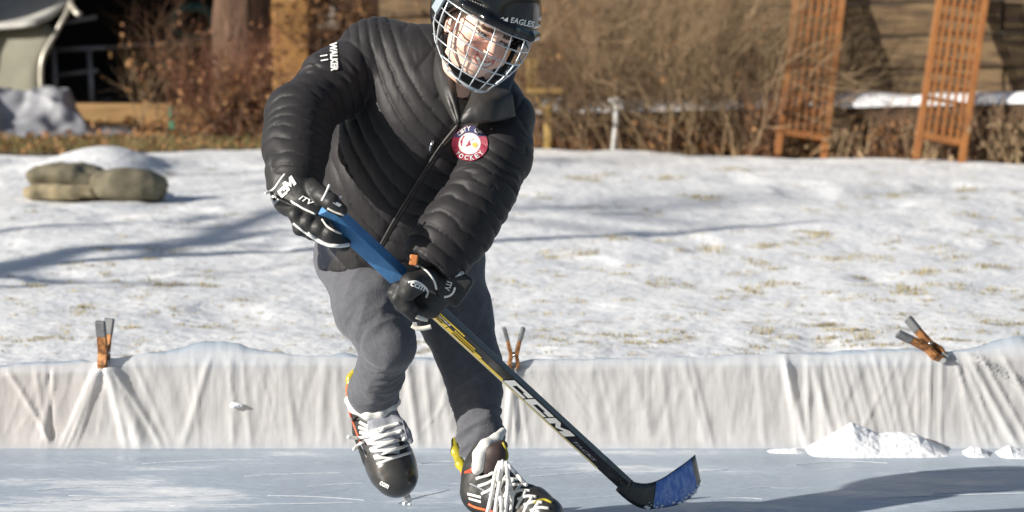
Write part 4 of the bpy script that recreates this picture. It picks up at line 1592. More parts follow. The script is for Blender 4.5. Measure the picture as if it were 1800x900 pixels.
DL = 9.53            # metres along the view to the liner
TX = np.array([on_plane(a, b, BY)[0] for a, b in TOP])
TZ = np.array([on_plane(a, b, BY)[2] for a, b in TOP])


def top_z(x):
    return np.interp(x, TX, TZ)


mb = MB()
for i, (x0, x1) in enumerate(((-4.2, -1.215), (-1.210, .012), (.017, 1.30), (1.305, 4.2))):
    z0 = z1 = float(np.min(top_z(np.linspace(x0, x1, 60)))) - .014
    mb.add([(x0, BY + .022, -.01), (x1, BY + .022, -.01), (x1, BY + .060, -.01), (x0, BY + .060, -.01), (x0, BY + .022, z0), (x1, BY + .022, z1), (x1, BY + .060, z1), (x0, BY + .060, z0)],
           [(0, 3, 2, 1), (4, 5, 6, 7), (0, 1, 5, 4), (1, 2, 6, 5), (2, 3, 7, 6), (3, 0, 4, 7)])
tag(mb.build('rink_board', M_board, base=(0, BY + .04, 0)), 'low wooden rink boards hidden behind the white plastic liner', 'rink boards')

nu, nv = 760, 40
xl = np.linspace(-2.6, 2.6, nu)
tl = np.linspace(0, 1, nv)
Xl, Tl = np.meshgrid(xl, tl)                      # T: 0 at the ice, 1 at the top
Xr, Tr = Xl.ravel(), Tl.ravel()
PX = 900 + Xr / DL * F
zt = top_z(Xr)
rel = np.zeros(Xr.size)
def ridge(x0, x1, w, h, t0=0., t1=1.):
    """a fold running from photo column x0 on the ice to x1 at the top"""
    global rel
    c = x0 + (x1 - x0) * Tr
    rel = rel + h * .8 * np.exp(-((PX - c) / (w * .72)) ** 2) * sstep(t0 - .08, t0 + .08, Tr) * (1 - sstep(t1 - .08, t1 + .08, Tr) * (t1 < 1))
for x0, x1, w, h in ((250, 186, 22, .050), (222, 184, 9, .030), (285, 190, 7, .022), (118, 176, 7, .030), (106, 170, 6, .022), (130, 180, 5, .02), (-20, -40, 22, .03), (95, 10, 7, .022), (92, 84, 4, -.016), (84, 60, 6, .012),
                      (72, 96, 7, .012), (320, 370, 9, .016), (410, 405, 8, .010), (440, 425, 7, .010), (350, 340, 5, .008), (300, 230, 6, .010), (560, 572, 10, .010), (600, 590, 8, .008), (520, 500, 9, .008),
                      (735, 715, 9, .02), (760, 745, 6, .012), (800, 770, 12, .012), (890, 900, 6, .026), (905, 903, 8, .020), (930, 908, 5, .014), (985, 960, 10, .006), (1060, 1035, 14, .008), (1090, 1050, 6, .006),
                      (1150, 1110, 16, .008), (1180, 1160, 7, .007), (1245, 1200, 12, .014), (1255, 1215, 5, .012), (1290, 1265, 9, .006), (1345, 1330, 8, .008), (1418, 1378, 11, .034), (1402, 1380, 5, .014), (1424, 1418, 6, .018),
                      (1470, 1425, 8, .016), (1450, 1440, 6, .010), (1490, 1448, 6, .010), (1500, 1462, 5, .008), (1520, 1475, 5, .012), (1535, 1490, 5, .010), (1545, 1500, 6, .012), (1570, 1520, 5, .010), (1580, 1535, 5, .012),
                      (1590, 1555, 7, .010), (1632, 1637, 3.5, .014), (1655, 1657, 3.5, .014), (1610, 1575, 5, .008), (1720, 1680, 6, .010), (1790, 1700, 9, .028), (1760, 1690, 6, .014), (1740, 1672, 5, .010), (1815, 1722, 6, .018), (1850, 1760, 7, .02), (1900, 1830, 20, .03), (1965, 1700, 6, .05), (1985, 1712, 5, .03)):
    ridge(x0, x1, w, h)
cr = np.random.default_rng(23)
for _ in range(95):                      # fine sharp creases, most of them pulled towards the clamps
    xa = cr.uniform(-120, 1900)
    near = min((183, 903, 1640), key=lambda c: abs(c - xa))
    xb = xa + (near - xa) * (cr.uniform(.25, .7) if abs(near - xa) < 190 else cr.uniform(-.05, .12)) + cr.normal(0, 12)
    t0 = cr.uniform(0, .5)
    ridge(xa, xb, cr.uniform(1.6, 3.2), cr.uniform(.002, .006), t0, cr.uniform(t0 + .3, 1.3))
pn = np.stack([PX * .030 - Tr * 1.2, Tr * 1.6, 0 * PX], 1)
rel = rel * .40 + np.abs(fbm(pn, 101, 3)) * .0022 + fbm(np.stack([PX * .05 + Tr * 2, Tr * .8, 0 * PX], 1), 107, 2) * .0012
lift_top = sstep(1.0, .90, Tr)
Yl = BY + .012 - rel * (.25 + .75 * lift_top) - .02 * (1 - Tr) ** 2 - .05 * np.exp(-Tr / .05) + .010 * sstep(.9, 1, Tr)
Zl = -.004 + (zt + .002 + fbm(np.stack([PX * .02, 0 * PX, 0 * PX], 1), 111, 3) * .005) * Tr
rows = [np.stack([Xr, Yl, Zl], 1).reshape(nv, nu, 3)]
# over the top of the board and down its back, bulging where it is loose
xx = rows[0][-1]
blg = np.exp(-((900 + xx[:, 0] / DL * F - 380) / 70) ** 2) * .026 + np.exp(-((900 + xx[:, 0] / DL * F - 1790) / 60) ** 2) * .03
nse = fbm(np.stack([xx[:, 0] * 14, 0 * xx[:, 0], 0 * xx[:, 0]], 1), 113, 3) * .006
for dy, dz in ((.022, .004), (.045, .004), (.068, -.004), (.076, -.05), (.09, -.14), (.12, -.26), (.2, -.30)):
    rr = xx.copy()
    rr[:, 1] = BY + dy + blg * (1.2 + dy * 2)
    rr[:, 2] = xx[:, 2] + dz + (blg * 1.1 if dz > -.01 else blg * .7) + (nse if dy > .03 else 0) * 1
    rr[:, 2] = np.maximum(rr[:, 2], .0)
    rows.append(rr[None])
PL = np.concatenate(rows)
m_ = PL.shape[0]
idx = np.arange(m_ * nu).reshape(m_, nu)
fl_ = np.stack([idx[:-1, :-1].ravel(), idx[:-1, 1:].ravel(), idx[1:, 1:].ravel(), idx[1:, :-1].ravel()], 1)
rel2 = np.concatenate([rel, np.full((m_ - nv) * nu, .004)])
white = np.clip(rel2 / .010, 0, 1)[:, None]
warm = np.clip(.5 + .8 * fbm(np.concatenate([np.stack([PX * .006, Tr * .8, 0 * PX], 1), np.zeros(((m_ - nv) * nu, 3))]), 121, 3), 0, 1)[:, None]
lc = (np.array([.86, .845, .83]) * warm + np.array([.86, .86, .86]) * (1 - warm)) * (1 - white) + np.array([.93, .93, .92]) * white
leftpink = sstep(260, 60, np.concatenate([PX, np.full((m_ - nv) * nu, 900.)]))[:, None]
lc = lc * (1 - .5 * leftpink) + np.array([.87, .80, .755]) * .5 * leftpink
lc[nv * nu:] = (.62, .70, .78)
M_liner = mat('plastic_sheet', (.95, .97, 1.0), .26, (.90, .92, .955), 25, attr='tint', transl=.32, spec=.5, bump=.14, bscale=12, bdist=.008, bstretch=(5, 1, .7))
nt = M_liner.node_tree
vo = nd(nt, 'ShaderNodeTexVoronoi', feature='DISTANCE_TO_EDGE')
vo.inputs['Scale'].default_value = 9
vm = nd(nt, 'ShaderNodeMapping')
vm.inputs['Scale'].default_value = (1.5, 1, .55)
vt_ = nd(nt, 'ShaderNodeTexCoord')
nt.links.new(vt_.outputs['Object'], vm.inputs['Vector'])
nt.links.new(vm.outputs[0], vo.inputs['Vector'])
vb_ = nd(nt, 'ShaderNodeBump')
vb_.inputs['Strength'].default_value = .16
vb_.inputs['Distance'].default_value = .02
nt.links.new(vo.outputs['Distance'], vb_.inputs['Height'])
pb_ = nt.nodes['Principled BSDF']
nt.links.new(pb_.inputs['Normal'].links[0].from_socket, vb_.inputs['Normal'])
nt.links.new(vb_.outputs[0], pb_.inputs['Normal'])
pb_.inputs['Coat Weight'].default_value = .35
pb_.inputs['Coat Roughness'].default_value = .14
tp_ = nd(nt, 'ShaderNodeBsdfTransparent')
mx_ = nd(nt, 'ShaderNodeMixShader')
mx_.inputs[0].default_value = .22
out_ = nt.nodes['Material Output'].inputs['Surface']
nt.links.new(out_.links[0].from_socket, mx_.inputs[1])
nt.links.new(tp_.outputs[0], mx_.inputs[2])
nt.links.new(mx_.outputs[0], out_)
liner = tag(mk('rink_liner', PL.reshape(-1, 3), fl_, M_liner, base=(0, BY, 0), colors=lc), 'wrinkled white plastic sheet draped over the low rink boards', 'rink liner')

# ---- snow heaps along the liner
M_snow = mat('fresh_snow', (.82, .83, .85), .8, (.77, .78, .80), 20, bump=.5, bscale=40, bdist=.012, sss=0)
def heap(px0, px1, prof, yb, depth, label, group=None, seed=0):
    """prof: list of (photo column, height in m)"""
    a, b = G(px0, yb), G(px1, yb)
    n, k = 150, 44
    X0 = np.linspace(a[0], b[0], n)
    hx = np.array([(p - 900) / F * (DL - .1) for p, h in prof])
    hz = np.interp(X0, hx, [h for p, h in prof])
    vs = []
    for i in range(n):
        for j in range(k):
            t = j / (k - 1)
            y = a[1] + (b[1] - a[1]) * i / (n - 1) + t * depth
            z = hz[i] * math.sin(math.pi * min(1, t / .62) / 2) ** 1.3 * (1 if t < .62 else max(0, 1 - ((t - .62) / .5) ** 2))
            vs.append((X0[i], y, z))
    vs = np.array(vs)
    nz = fbm(vs * 14, seed, 4)
    vs[:, 2] = np.maximum(vs[:, 2] * (1 + .05 * nz) + fbm(vs * 60, seed + 7, 2) * .0018 * np.clip(vs[:, 2] / .01, 0, 1) - .003, -.004)
    idx = np.arange(n * k).reshape(n, k)
    f = np.stack([idx[:-1, :-1].ravel(), idx[1:, :-1].ravel(), idx[1:, 1:].ravel(), idx[:-1, 1:].ravel()], 1)
    o = mk('snow_heap', vs, f, M_snow, base=((a[0] + b[0]) / 2, a[1], 0))
    return tag(o, label, 'snow heap', group)
GH = 'snow shovelled against the rink liner'
heap(1415, 1672, [(1415, 0), (1440, .022), (1470, .055), (1500, .088), (1520, .070), (1545, .052), (1590, .056), (1615, .050), (1640, .028), (1672, 0)], 806, .22, 'large two-peaked heap of white snow against the liner', GH, 131)
heap(1690, 1742, [(1690, 0), (1708, .022), (1722, .020), (1742, 0)], 806, .13, 'small low heap of snow beside the large two-peaked heap', GH, 133)
heap(1748, 1830, [(1748, 0), (1772, .028), (1790, .020), (1830, 0)], 808, .14, 'rounded snow heap in the far right corner of the rink', GH, 135)
heap(1340, 1418, [(1340, 0), (1370, .008), (1400, .010), (1418, 0)], 800, .10, 'thin ridge of snow left of the large heap', GH, 137)
# a lump stuck to the liner and one kicked up from the skate
def lump(px, py, d, sx, sz, label, seed):
    f = Field(V(px, py, d) - .05, V(px, py, d) + .05, .003)
    f.ell(V(px - 4, py, d), (sx * .7, .008, sz), None, .005).ell(V(px + 5, py + 1, d), (sx * .6, .007, sz * .7), None, .005)
    v, fc_ = f.mesh()
    v += vnormals(v, fc_) * (fbm(v * 90, seed, 2) * .002)[:, None]
    return tag(mk('snow_lump', v2w(v), fc_, M_snow, base=W(px, py, d)), label, 'snow lump')
lump(416, 712, float(w2v(on_plane(416, 712, BY - .004))[1]), .022, .009, 'small white snow lump stuck to the plastic liner', 141)
lump(715, 886, 8.1, .010, .006, 'chip of snow flying beneath the lifted skate', 143)

# ---- spring clamps
M_rust = mat('rusty_clamp', (.13, .05, .018), .55, (.44, .20, .065), 55, ramp=(.38, .62), metal=.35, bump=.3, bscale=80, bdist=.003)
M_vinyl = mat('grey_vinyl', (.10, .105, .11), .55, (.16, .165, .17), 30)
M_pad = mat('grey_pad', (.24, .25, .25), .6, (.32, .33, .33), 30)
def make_clamp():
    r = empty('spring_clamp', (0, 0, 0), 'x', 'clamp')
    for s in (-1, 1):
        b = MB()
        # bent plate: handle side out at the top, jaw crossing to the middle below
        prof = [(s * .029, .062), (s * .018, .064), (s * .002, .004), (s * .010, -.030), (s * .004, -.052), (s * .010, -.054), (s * .022, -.030), (s * .016, .000)]
        b.prism(prof, np.array([1., 0, 0]), np.array([0, 0, 1.]), np.array([0, 1., 0]), (0, 0, 0), -.0145 + s * .0006, .0145 + s * .0006)
        b.build('arm', M_rust, r, bevel=.0015)
        b = MB()
        A = rot_y(math.radians(s * 16)).T
        b.box((s * .0285, 0, .079), (.0072, .0155, .025), [A[0], A[1], A[2]])
        b.build('grip', M_vinyl, r, bevel=.003)
        b = MB()
        b.box((s * .0075, 0, -.052), (.0048, .0138, .012))
        b.build('jaw_pad', M_pad, r, bevel=.002)
    b = MB()
    b.tube([(0.0, -.018, .006), (0.0, .018, .006)], .0045, 10)
    b.tube([(.008 * math.cos(t * .7), -.010 + .02 * t / 28, .006 + .008 * math.sin(t * .7)) for t in range(29)], .0014, 6)
    b.build('spring', M_steel, r, True)
    return r
clamp = make_clamp()
spots = [((183, 622, 9.33), (0, 2, 74), 1.0, 'rusty orange spring clamp standing upright on the liner beside the bright folds'),
         ((903, 626, 9.37), (0, 0, 6), .84, 'spring clamp with dark grey handles spread behind the stick and trouser leg'),
         ((1634, 610, 9.34), (-10, -52, 34), 1.0, 'spring clamp tilted over to one side above the large snow heap')]
for i, (p, e, sc_, lb) in enumerate(spots):
    o = clamp if i == 0 else copy_tree(clamp)
    o.location = on_plane(p[0], p[1], BY + .012)
    o.rotation_mode = 'ZYX'
    o.rotation_euler = [math.radians(a) for a in e]
    o.scale = (sc_,) * 3
    tag(o, lb, 'clamp', 'spring clamps holding the rink liner')
# ================================================================== behind the lawn
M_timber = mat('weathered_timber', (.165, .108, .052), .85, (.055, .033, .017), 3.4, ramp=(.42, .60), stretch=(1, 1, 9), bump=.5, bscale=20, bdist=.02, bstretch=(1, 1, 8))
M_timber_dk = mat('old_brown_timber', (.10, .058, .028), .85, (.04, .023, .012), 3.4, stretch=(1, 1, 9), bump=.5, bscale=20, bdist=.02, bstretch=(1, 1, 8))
M_yellowpost = mat('golden_post', (.50, .27, .085), .7, (.38, .19, .055), 2.0, stretch=(5, 5, .6), bump=.2, bscale=30)
M_twig = mat('dry_twigs', (.15, .095, .050), .9, (.33, .235, .135), 5)
M_twig_dk = mat('brown_twigs', (.080, .042, .024), .9, (.17, .092, .050), 5)
M_leaf = mat('dead_leaves', (.30, .14, .05), .85, (.42, .24, .11), 7, transl=.3)
M_bark = mat('bark', (.085, .048, .030), .95, (.16, .092, .058), 7, stretch=(2.4, 2.4, .5), bump=1.0, bscale=16, bdist=.05, bstretch=(2, 2, .4))
M_trellis = mat('cedar_trellis', (.36, .148, .042), .6, (.26, .098, .028), 5, stretch=(3, 3, .5), bump=.2, bscale=30)
M_dark = mat('shade_dark_boards', (.020, .013, .010), .8, (.032, .021, .015), 2, stretch=(1, 1, 6))  # brown boards, the shade inside the porch put into their near-black colour

# ---- retaining wall in two steps, its ledge under snow
def GP(px, py):
    return G(px, py)
pL, pR = np.array(GP(760, 258)), np.array(GP(2100, 299))
wd = unit((pR - pL) * [1, 1, 0])
wn = np.array([-wd[1], wd[0], 0])                  # away from the camera
LW = np.linalg.norm((pR - pL)[:2])
def ledge_z(s):
    return .19 + (.40 - .19) * s / LW
wall = empty('retaining_wall', (pL + pR) / 2, 'weathered timber retaining wall in two steps behind the trellises', 'retaining wall')
def timber_run(mb, off, z0f, z1f, thick, seg, gap=.006):
    s = -.6
    while s < LW + 2:
        l = rng.uniform(*seg)
        j = rng.uniform(-.012, .012)
        a, b = pL + wd * s + wn * (off + j), pL + wd * (s + l - gap) + wn * (off + j)
        vs = []
        for p, q in ((a, s), (b, s + l)):
            for o_, z in ((0, z0f(q)), (thick, z0f(q)), (thick, z1f(q)), (0, z1f(q))):
                vs.append((p[0] + wn[0] * o_, p[1] + wn[1] * o_, z))
        mb.add(vs, [(0, 1, 2, 3), (4, 7, 6, 5), (0, 4, 5, 1), (1, 5, 6, 2), (2, 6, 7, 3), (3, 7, 4, 0)])
        s += l
low = MB()
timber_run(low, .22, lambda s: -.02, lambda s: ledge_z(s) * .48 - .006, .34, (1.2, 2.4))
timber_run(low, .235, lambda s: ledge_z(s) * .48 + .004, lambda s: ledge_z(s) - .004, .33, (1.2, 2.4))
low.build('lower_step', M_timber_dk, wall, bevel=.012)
upp = MB()
for k in range(5):
    timber_run(upp, .52 + .02 * k, lambda s, k=k: ledge_z(s) - .01 + .205 * k + .004, lambda s, k=k: ledge_z(s) - .01 + .205 * (k + 1) - .006, .20, (.9, 2.2))
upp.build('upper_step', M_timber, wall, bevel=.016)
mb = MB()
n_ = 160
vs = []
for i in range(n_ + 1):
    s = -.5 + (LW + 2) * i / n_
    p = pL + wd * s
    for o_, dz in ((.215, -.008), (.212, .018), (.30, .050), (.42, .058), (.54, .056)):
        q = p + wn * (o_ + .01 * vnoise(np.array([[s * 7, o_ * 9, 0]]), 5)[0])
        vs.append((q[0], q[1], ledge_z(s) + dz * (1 + .45 * fbm(np.array([[s * 3, o_ * 4, 1]]), 8, 3)[0])))
fs = [(i * 5 + k, (i + 1) * 5 + k, (i + 1) * 5 + k + 1, i * 5 + k + 1) for i in range(n_) for k in range(4)]
mk('ledge_snow', vs, fs, M_snow, wall)
# earth behind the wall
bk = [pL + wd * .1 + wn * .60, pR + wd * 4 + wn * .60, pR + wd * 4 + wn * 14, pL + wd * .1 + wn * 14]
mk('upper_bed', [(p[0], p[1], z) for p, z in zip(bk, (1.12, 1.36, 3.2, 3.0))], [(0, 1, 2, 3)], M_soil)['kind'] = 'structure'

# ---- trellises leaning against the wall
def trellis(f0, f1, t0, t1, d, dtop, label, cells=6):
    """feet and tops of the two stiles in photo pixels"""
    A0, B0 = W(*f0, d), W(*f1, d)
    A1, B1 = W(*t0, dtop), W(*t1, dtop)
    A1, B1 = A0 + (A1 - A0) * 1.12, B0 + (B1 - B0) * 1.12
    r = empty('trellis', ((A0 + B0) / 2), label, 'trellis', 'cedar trellises leaning against the timber wall')
    xa = unit(B0 - A0)
    za = unit(A1 - A0)
    xa = unit(xa - za * (xa @ za))
    ya = np.cross(za, xa)
    if ya[1] < 0:
        ya = -ya
    Wd = np.linalg.norm(B0 - A0)
    Ht = np.linalg.norm(A1 - A0)
    for q in (0, Wd):
        b = MB()
        b.box(A0 + xa * q + za * Ht / 2, (.021, .019, Ht / 2), [xa, ya, za])
        b.build('stile', M_trellis, r, bevel=.003)
    for h in (.13 * Ht, Ht * .985):
        b = MB()
        b.box(A0 + xa * Wd / 2 + za * h, (Wd / 2 - .022, .016, .020), [xa, ya, za])
        b.build('rail', M_trellis, r, bevel=.003)
    b = MB()
    y0 = Ht * .13 + .02
    nx_ = 5
    for i in range(nx_):
        q = Wd * (i + 1) / (nx_ + 1)
        b.box(A0 + xa * q + za * (y0 + Ht * .98) / 2 - ya * .007, (.0105, .0045, (Ht * .98 - y0) / 2), [xa, ya, za])
    k = y0 + .05
    i = 0
    while k < Ht * .97:
        b.box(A0 + xa * Wd / 2 + za * k + ya * .004, (Wd / 2 - .022, .0045, .0125), [xa, ya, za])
        k += .092
    b.build('lattice', M_trellis, r)
    return r
trellis((1367, 272), (1448, 277), (1400, 0), (1484, 0), 19.15, 19.5, 'orange cedar trellis with its foot hidden in dry stalks')
trellis((1610, 279), (1690, 287), (1652, 0), (1737, 0), 18.75, 19.15, 'orange cedar trellis with bare legs and low rail in clear view')

# ---- twigs
class Twigs:
    def __init__(s):
        s.v, s.f = [], []
    def seg(s, a, b, r0, r1):
        t = unit(b - a)
        u = unit(np.cross(t, (0.3, .8, .2)))
        w = np.cross(t, u)
        k = len(s.v)
        for p, r in ((a, r0), (b, r1)):
            for q in range(3):
                an = 2.094 * q
                s.v.append(p + r * (math.cos(an) * u + math.sin(an) * w))
        for q in range(3):
            s.f.append((k + q, k + (q + 1) % 3, k + 3 + (q + 1) % 3, k + 3 + q))
    def grow(s, p, d, l, r, depth, bend=.25, kids=(2, 4), droop=0.):
        n = 4
        for i in range(n):
            d = unit(d + rng.normal(0, bend, 3) + np.array([0, 0, -droop]))
            q = p + d * l / n
            r2 = r * (1 - .18 * (i + 1) / n * 2)
            s.seg(p, q, r, r2)
            if depth > 0 and i > 0:
                for _ in range(rng.integers(*kids)):
                    s.grow(q, unit(d + rng.normal(0, .65, 3)), l * rng.uniform(.4, .7), r2 * .6, depth - 1, bend, kids, droop)
            p, r = q, r2
    def leaf(s, p, size):
        a, b = unit(rng.normal(0, 1, 3)) * size, unit(rng.normal(0, 1, 3)) * size * .7
        k = len(s.v)
        s.v += [p - a, p + b, p + a, p - b]
        s.f += [(k, k + 1, k + 2, k + 3)]
def shrub(cx, cy, d_off, width, height, stems, label, name='shrub', mtl=None, leaves=0, depth=2, lean=.35, r=.0072, group='bare shrubs in front of the timber wall', leaf_m=None):
    base = np.array(G(cx, cy)) + np.array([0, d_off, 0])
    rt = empty(name, base, label, 'shrub', group)
    t = Twigs()
    ends = []
    for _ in range(stems):
        p = base + np.array([rng.normal(0, width * .22), rng.normal(0, width * .16), -.02])
        dr = unit(np.array([(p[0] - base[0]) / width * 1.6 + rng.normal(0, lean), rng.normal(0, lean * .8), 1.0]))
        t.grow(p, dr, height * rng.uniform(.6, 1.05), r * rng.uniform(.6, 1.2), depth, .16)
    mk('stems', t.v, t.f, mtl or M_twig, rt, smooth=False)
    if leaves:
        lv = Twigs()
        vv = np.array(t.v)
        for i in rng.integers(0, len(vv), leaves):
            lv.leaf(vv[i] + rng.normal(0, .02, 3), rng.uniform(.012, .032))
        mk('foliage', lv.v, lv.f, leaf_m or M_leaf, rt, smooth=False)
    return rt
shrub(1000, 262, .12, .55, .80, 44, 'brown twiggy shrub just right of the caged helmet', mtl=M_twig_dk, leaves=90)
shrub(1120, 264, .10, .70, .95, 64, 'pale tan bare shrub, the widest one behind the white garden light', mtl=M_twig, leaves=30)
shrub(1220, 266, .05, .60, 1.00, 56, 'tan bare shrub with one tall straight stem in the middle', mtl=M_twig, leaves=40)
shrub(1320, 271, .06, .55, .85, 50, 'greyish bare shrub next to the first trellis', mtl=M_twig, leaves=60)
shrub(950, 262, .9, .6, 1.1, 20, 'dark brown leafy shrub behind the helmet', mtl=M_twig_dk, leaves=420)
shrub(1130, 240, 1.6, 1.1, 1.3, 34, 'rust-leaved shrub rising above the timber wall', mtl=M_twig_dk, leaves=1100)
shrub(720, 255, 1.2, .9, 1.25, 34, 'dense brown-leaved shrub behind the skater\'s shoulder', mtl=M_twig_dk, leaves=1500)
shrub(610, 255, 2.2, .6, 1.1, 20, 'reddish bare shrub in the shade behind the shoulder', mtl=M_twig_dk, leaves=260)
# dry stalks standing along the foot of the wall
GS = 'dry perennial stalks along the foot of the wall'
for px_, py_, n, h, lb, mt_ in ((1372, 276, 60, .50, 'clump of dry stalks covering the foot of the first trellis', M_twig_dk), (1420, 277, 14, .30, 'short rusty stalks left of the bare trellis leg', M_leaf), (1500, 281, 10, .26, 'sparse dry stalks in front of the dark gap in the wall', M_twig),
                                (1560, 283, 14, .36, 'dry stalks just left of the second trellis', M_twig_dk), (1655, 286, 16, .30, 'dry stalks growing between the legs of the second trellis', M_twig), (1725, 288, 18, .38, 'dry brown stalks just right of the second trellis', M_twig_dk),
                                (1775, 290, 20, .42, 'tall dry stalks at the right end of the timber wall', M_twig), (1270, 269, 18, .34, 'dry stalks under the grey shrub', M_twig_dk), (1175, 267, 16, .30, 'dry stalks under the pale tan shrub', M_twig_dk),
                                (1045, 264, 14, .28, 'dry stalks left of the white garden light', M_twig_dk)):
    b0 = np.array(G(px_, py_)) + np.array([0, .05, 0])
    rt = empty('dry_plant', b0, lb, 'dry plant', GS)
    t = Twigs()
    lv = Twigs()
    for _ in range(n * 2):
        p = b0 + np.array([rng.normal(0, .085), rng.normal(0, .05), -.01])
        t.grow(p, unit(np.array([rng.normal(0, .2), rng.normal(0, .2), 1])), h * rng.uniform(.4, 1.1), .0055, 1, .14, (0, 2))
        for _ in range(4):
            lv.leaf(p + np.array([rng.normal(0, .05), rng.normal(0, .04), rng.uniform(.02, h * .7)]), rng.uniform(.012, .03))
    mk('stalks', t.v, t.f, mt_, rt, smooth=False)
    mk('dead_leaves', lv.v, lv.f, M_leaf if rng.random() < .5 else M_twig, rt, smooth=False)

# ---- leaf litter and rough grass along the beds (beyond counting)
t = Twigs()
for _ in range(5200):
    px_ = rng.uniform(-200, 1950)
    x = (px_ - 900) / F * 20
    e = edge_y(x)
    off = abs(rng.normal(0, .16)) if px_ > 780 else rng.uniform(-.06, 2.6) ** 1
    p = np.array([x * (1 + off / 20), e + .05 + off, .004 + rng.uniform(0, .05) * (1 if px_ > 780 else .7)])
    t.leaf(p, rng.uniform(.012, .034))
tag(mk('leaf_litter', t.v, t.f, M_leaf, smooth=False), 'fallen brown leaves covering the garden beds', 'leaves', kind='stuff')
t = Twigs()
for _ in range(1800):
    px_ = rng.uniform(-200, 760)
    x = (px_ - 900) / F * 20
    e = edge_y(x)
    p = np.array([x, e + rng.uniform(-.03, .9), 0])
    d_ = unit(np.array([rng.normal(0, .5), rng.normal(0, .5), 1]))
    t.seg(p, p + d_ * rng.uniform(.03, .09), .004, .001)
tag(mk('rough_grass', t.v, t.f, mat('olive_grass', (.10, .09, .03), .9, (.20, .16, .06), 6), smooth=False), 'olive and brown rough grass along the edge of the left bed', 'grass', kind='stuff')

# ---- tree trunk with rough bark
def trunk_tree(px, py, doff, r, hgt, label, lean=(0, 0)):
    b0 = np.array(G(px, py)) + np.array([0, doff, -.03])
    rt = empty('tree', b0, label, 'tree')
    n, k = 40, 26
    zs = np.concatenate([np.linspace(0, 1.4, 30), np.linspace(1.6, hgt, 12)])
    vs = []
    for z in zs:
        rr = r * (1 + .55 * math.exp(-z / .16)) * (1 - .5 * z / hgt)
        for q in range(k):
            a = 2 * math.pi * q / k
            vs.append([b0[0] + lean[0] * z, b0[1] + lean[1] * z, b0[2] + z] + rr * (1 + .10 * math.sin(5 * a + z) * math.exp(-z / .5)) * np.array([math.cos(a), math.sin(a), 0]))
    vs = np.array(vs)
    dd = vs - np.array([b0[0], b0[1], 0])
    vs[:, :2] += dd[:, :2] * (.10 * fbm(np.stack([dd[:, 0] * 14, dd[:, 1] * 14, vs[:, 2] * 3], 1), 171, 3))[:, None]
    fs = [(i * k + q, i * k + (q + 1) % k, (i + 1) * k + (q + 1) % k, (i + 1) * k + q) for i in range(len(zs) - 1) for q in range(k)]
    mk('trunk', vs, fs, M_bark, rt)
    t = Twigs()
    for i in range(9):
        z = hgt * rng.uniform(.62, .95)
        a = rng.uniform(0, 6.28)
        t.grow(b0 + np.array([lean[0] * z, lean[1] * z, z]), unit(np.array([math.cos(a), math.sin(a), .8])), hgt * .26, r * .30, 3, .18, (1, 3))
    mk('crown', t.v, t.f, M_bark, rt, smooth=False)
    return rt
trunk_tree(425, 234, 0, .185, 9.5, 'thick brown tree trunk beside the golden wooden post')
M_russet = mat('russet_twigs', (.115, .040, .020), .9, (.22, .095, .048), 9)
shrub(425, 244, -.1, .26, .62, 60, 'dense russet shrub of upright stems in front of the tree trunk', mtl=M_russet, leaves=260, depth=1, lean=.05, group='brush around the tree trunk', leaf_m=M_russet)
shrub(455, 250, .05, .55, .42, 30, 'low brown brush round the foot of the tree trunk', mtl=M_twig_dk, leaves=500, group='brush around the tree trunk')
shrub(335, 232, .3, .35, .75, 10, 'thin plant with curled orange leaves in front of the dark porch', mtl=M_twig_dk, leaves=75, group='brush around the tree trunk', leaf_m=mat('curled_leaves', (.42, .20, .10), .8, (.55, .33, .20), 9, transl=.3))
shrub(262, 226, .2, .25, .45, 6, 'single pale dead stem with twigs beside the metal frame', mtl=M_twig, leaves=50, group='brush around the tree trunk')

# ---- porch: boards coloured shade-dark behind, unseen side wall added to block the sun, floor and roof, golden post in front
pd_ = 22.2
def wx(px, d):
    return (px - 900) / F * d
house = empty('porch', (wx(250, 25), 25.0, 0), 'dark open porch of a house behind the tree trunk', 'porch')
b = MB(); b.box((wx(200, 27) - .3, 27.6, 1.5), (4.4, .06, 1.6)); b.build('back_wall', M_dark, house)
b = MB(); b.box((wx(-60, 25), 25.0, 1.5), (.06, 2.6, 1.6)); b.build('sun_block_wall', M_dark, house)  # out of view, added to keep the sun off the interior
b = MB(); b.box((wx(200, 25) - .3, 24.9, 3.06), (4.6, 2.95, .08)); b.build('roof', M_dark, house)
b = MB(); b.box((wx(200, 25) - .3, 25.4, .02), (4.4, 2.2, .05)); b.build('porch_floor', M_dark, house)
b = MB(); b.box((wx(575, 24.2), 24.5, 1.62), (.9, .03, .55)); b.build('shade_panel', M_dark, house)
d_ = v2w(V(513, 100, 1)) - CAM
yp = 22.4
post_x = d_[0] / d_[1] * yp
b = MB(); b.box((post_x, yp, 1.5), (.127, .10, 1.5)); 
pst = b.build('porch_post', M_yellowpost, base=(post_x, yp, 0), bevel=.012)
tag(pst, 'stout golden wooden post between the tree trunk and the skater', 'post')
b = MB(); b.tube([(post_x + .165, yp + .05, 0), (post_x + .165, yp + .05, 3.0)], .018, 10)
tag(b.build('downpipe', mat('dark_pipe', (.05, .045, .045), .5, (.07, .06, .06), 10), base=(post_x + .165, yp + .05, 0), smooth=True), 'thin dark pipe just right of the golden post', 'pipe')
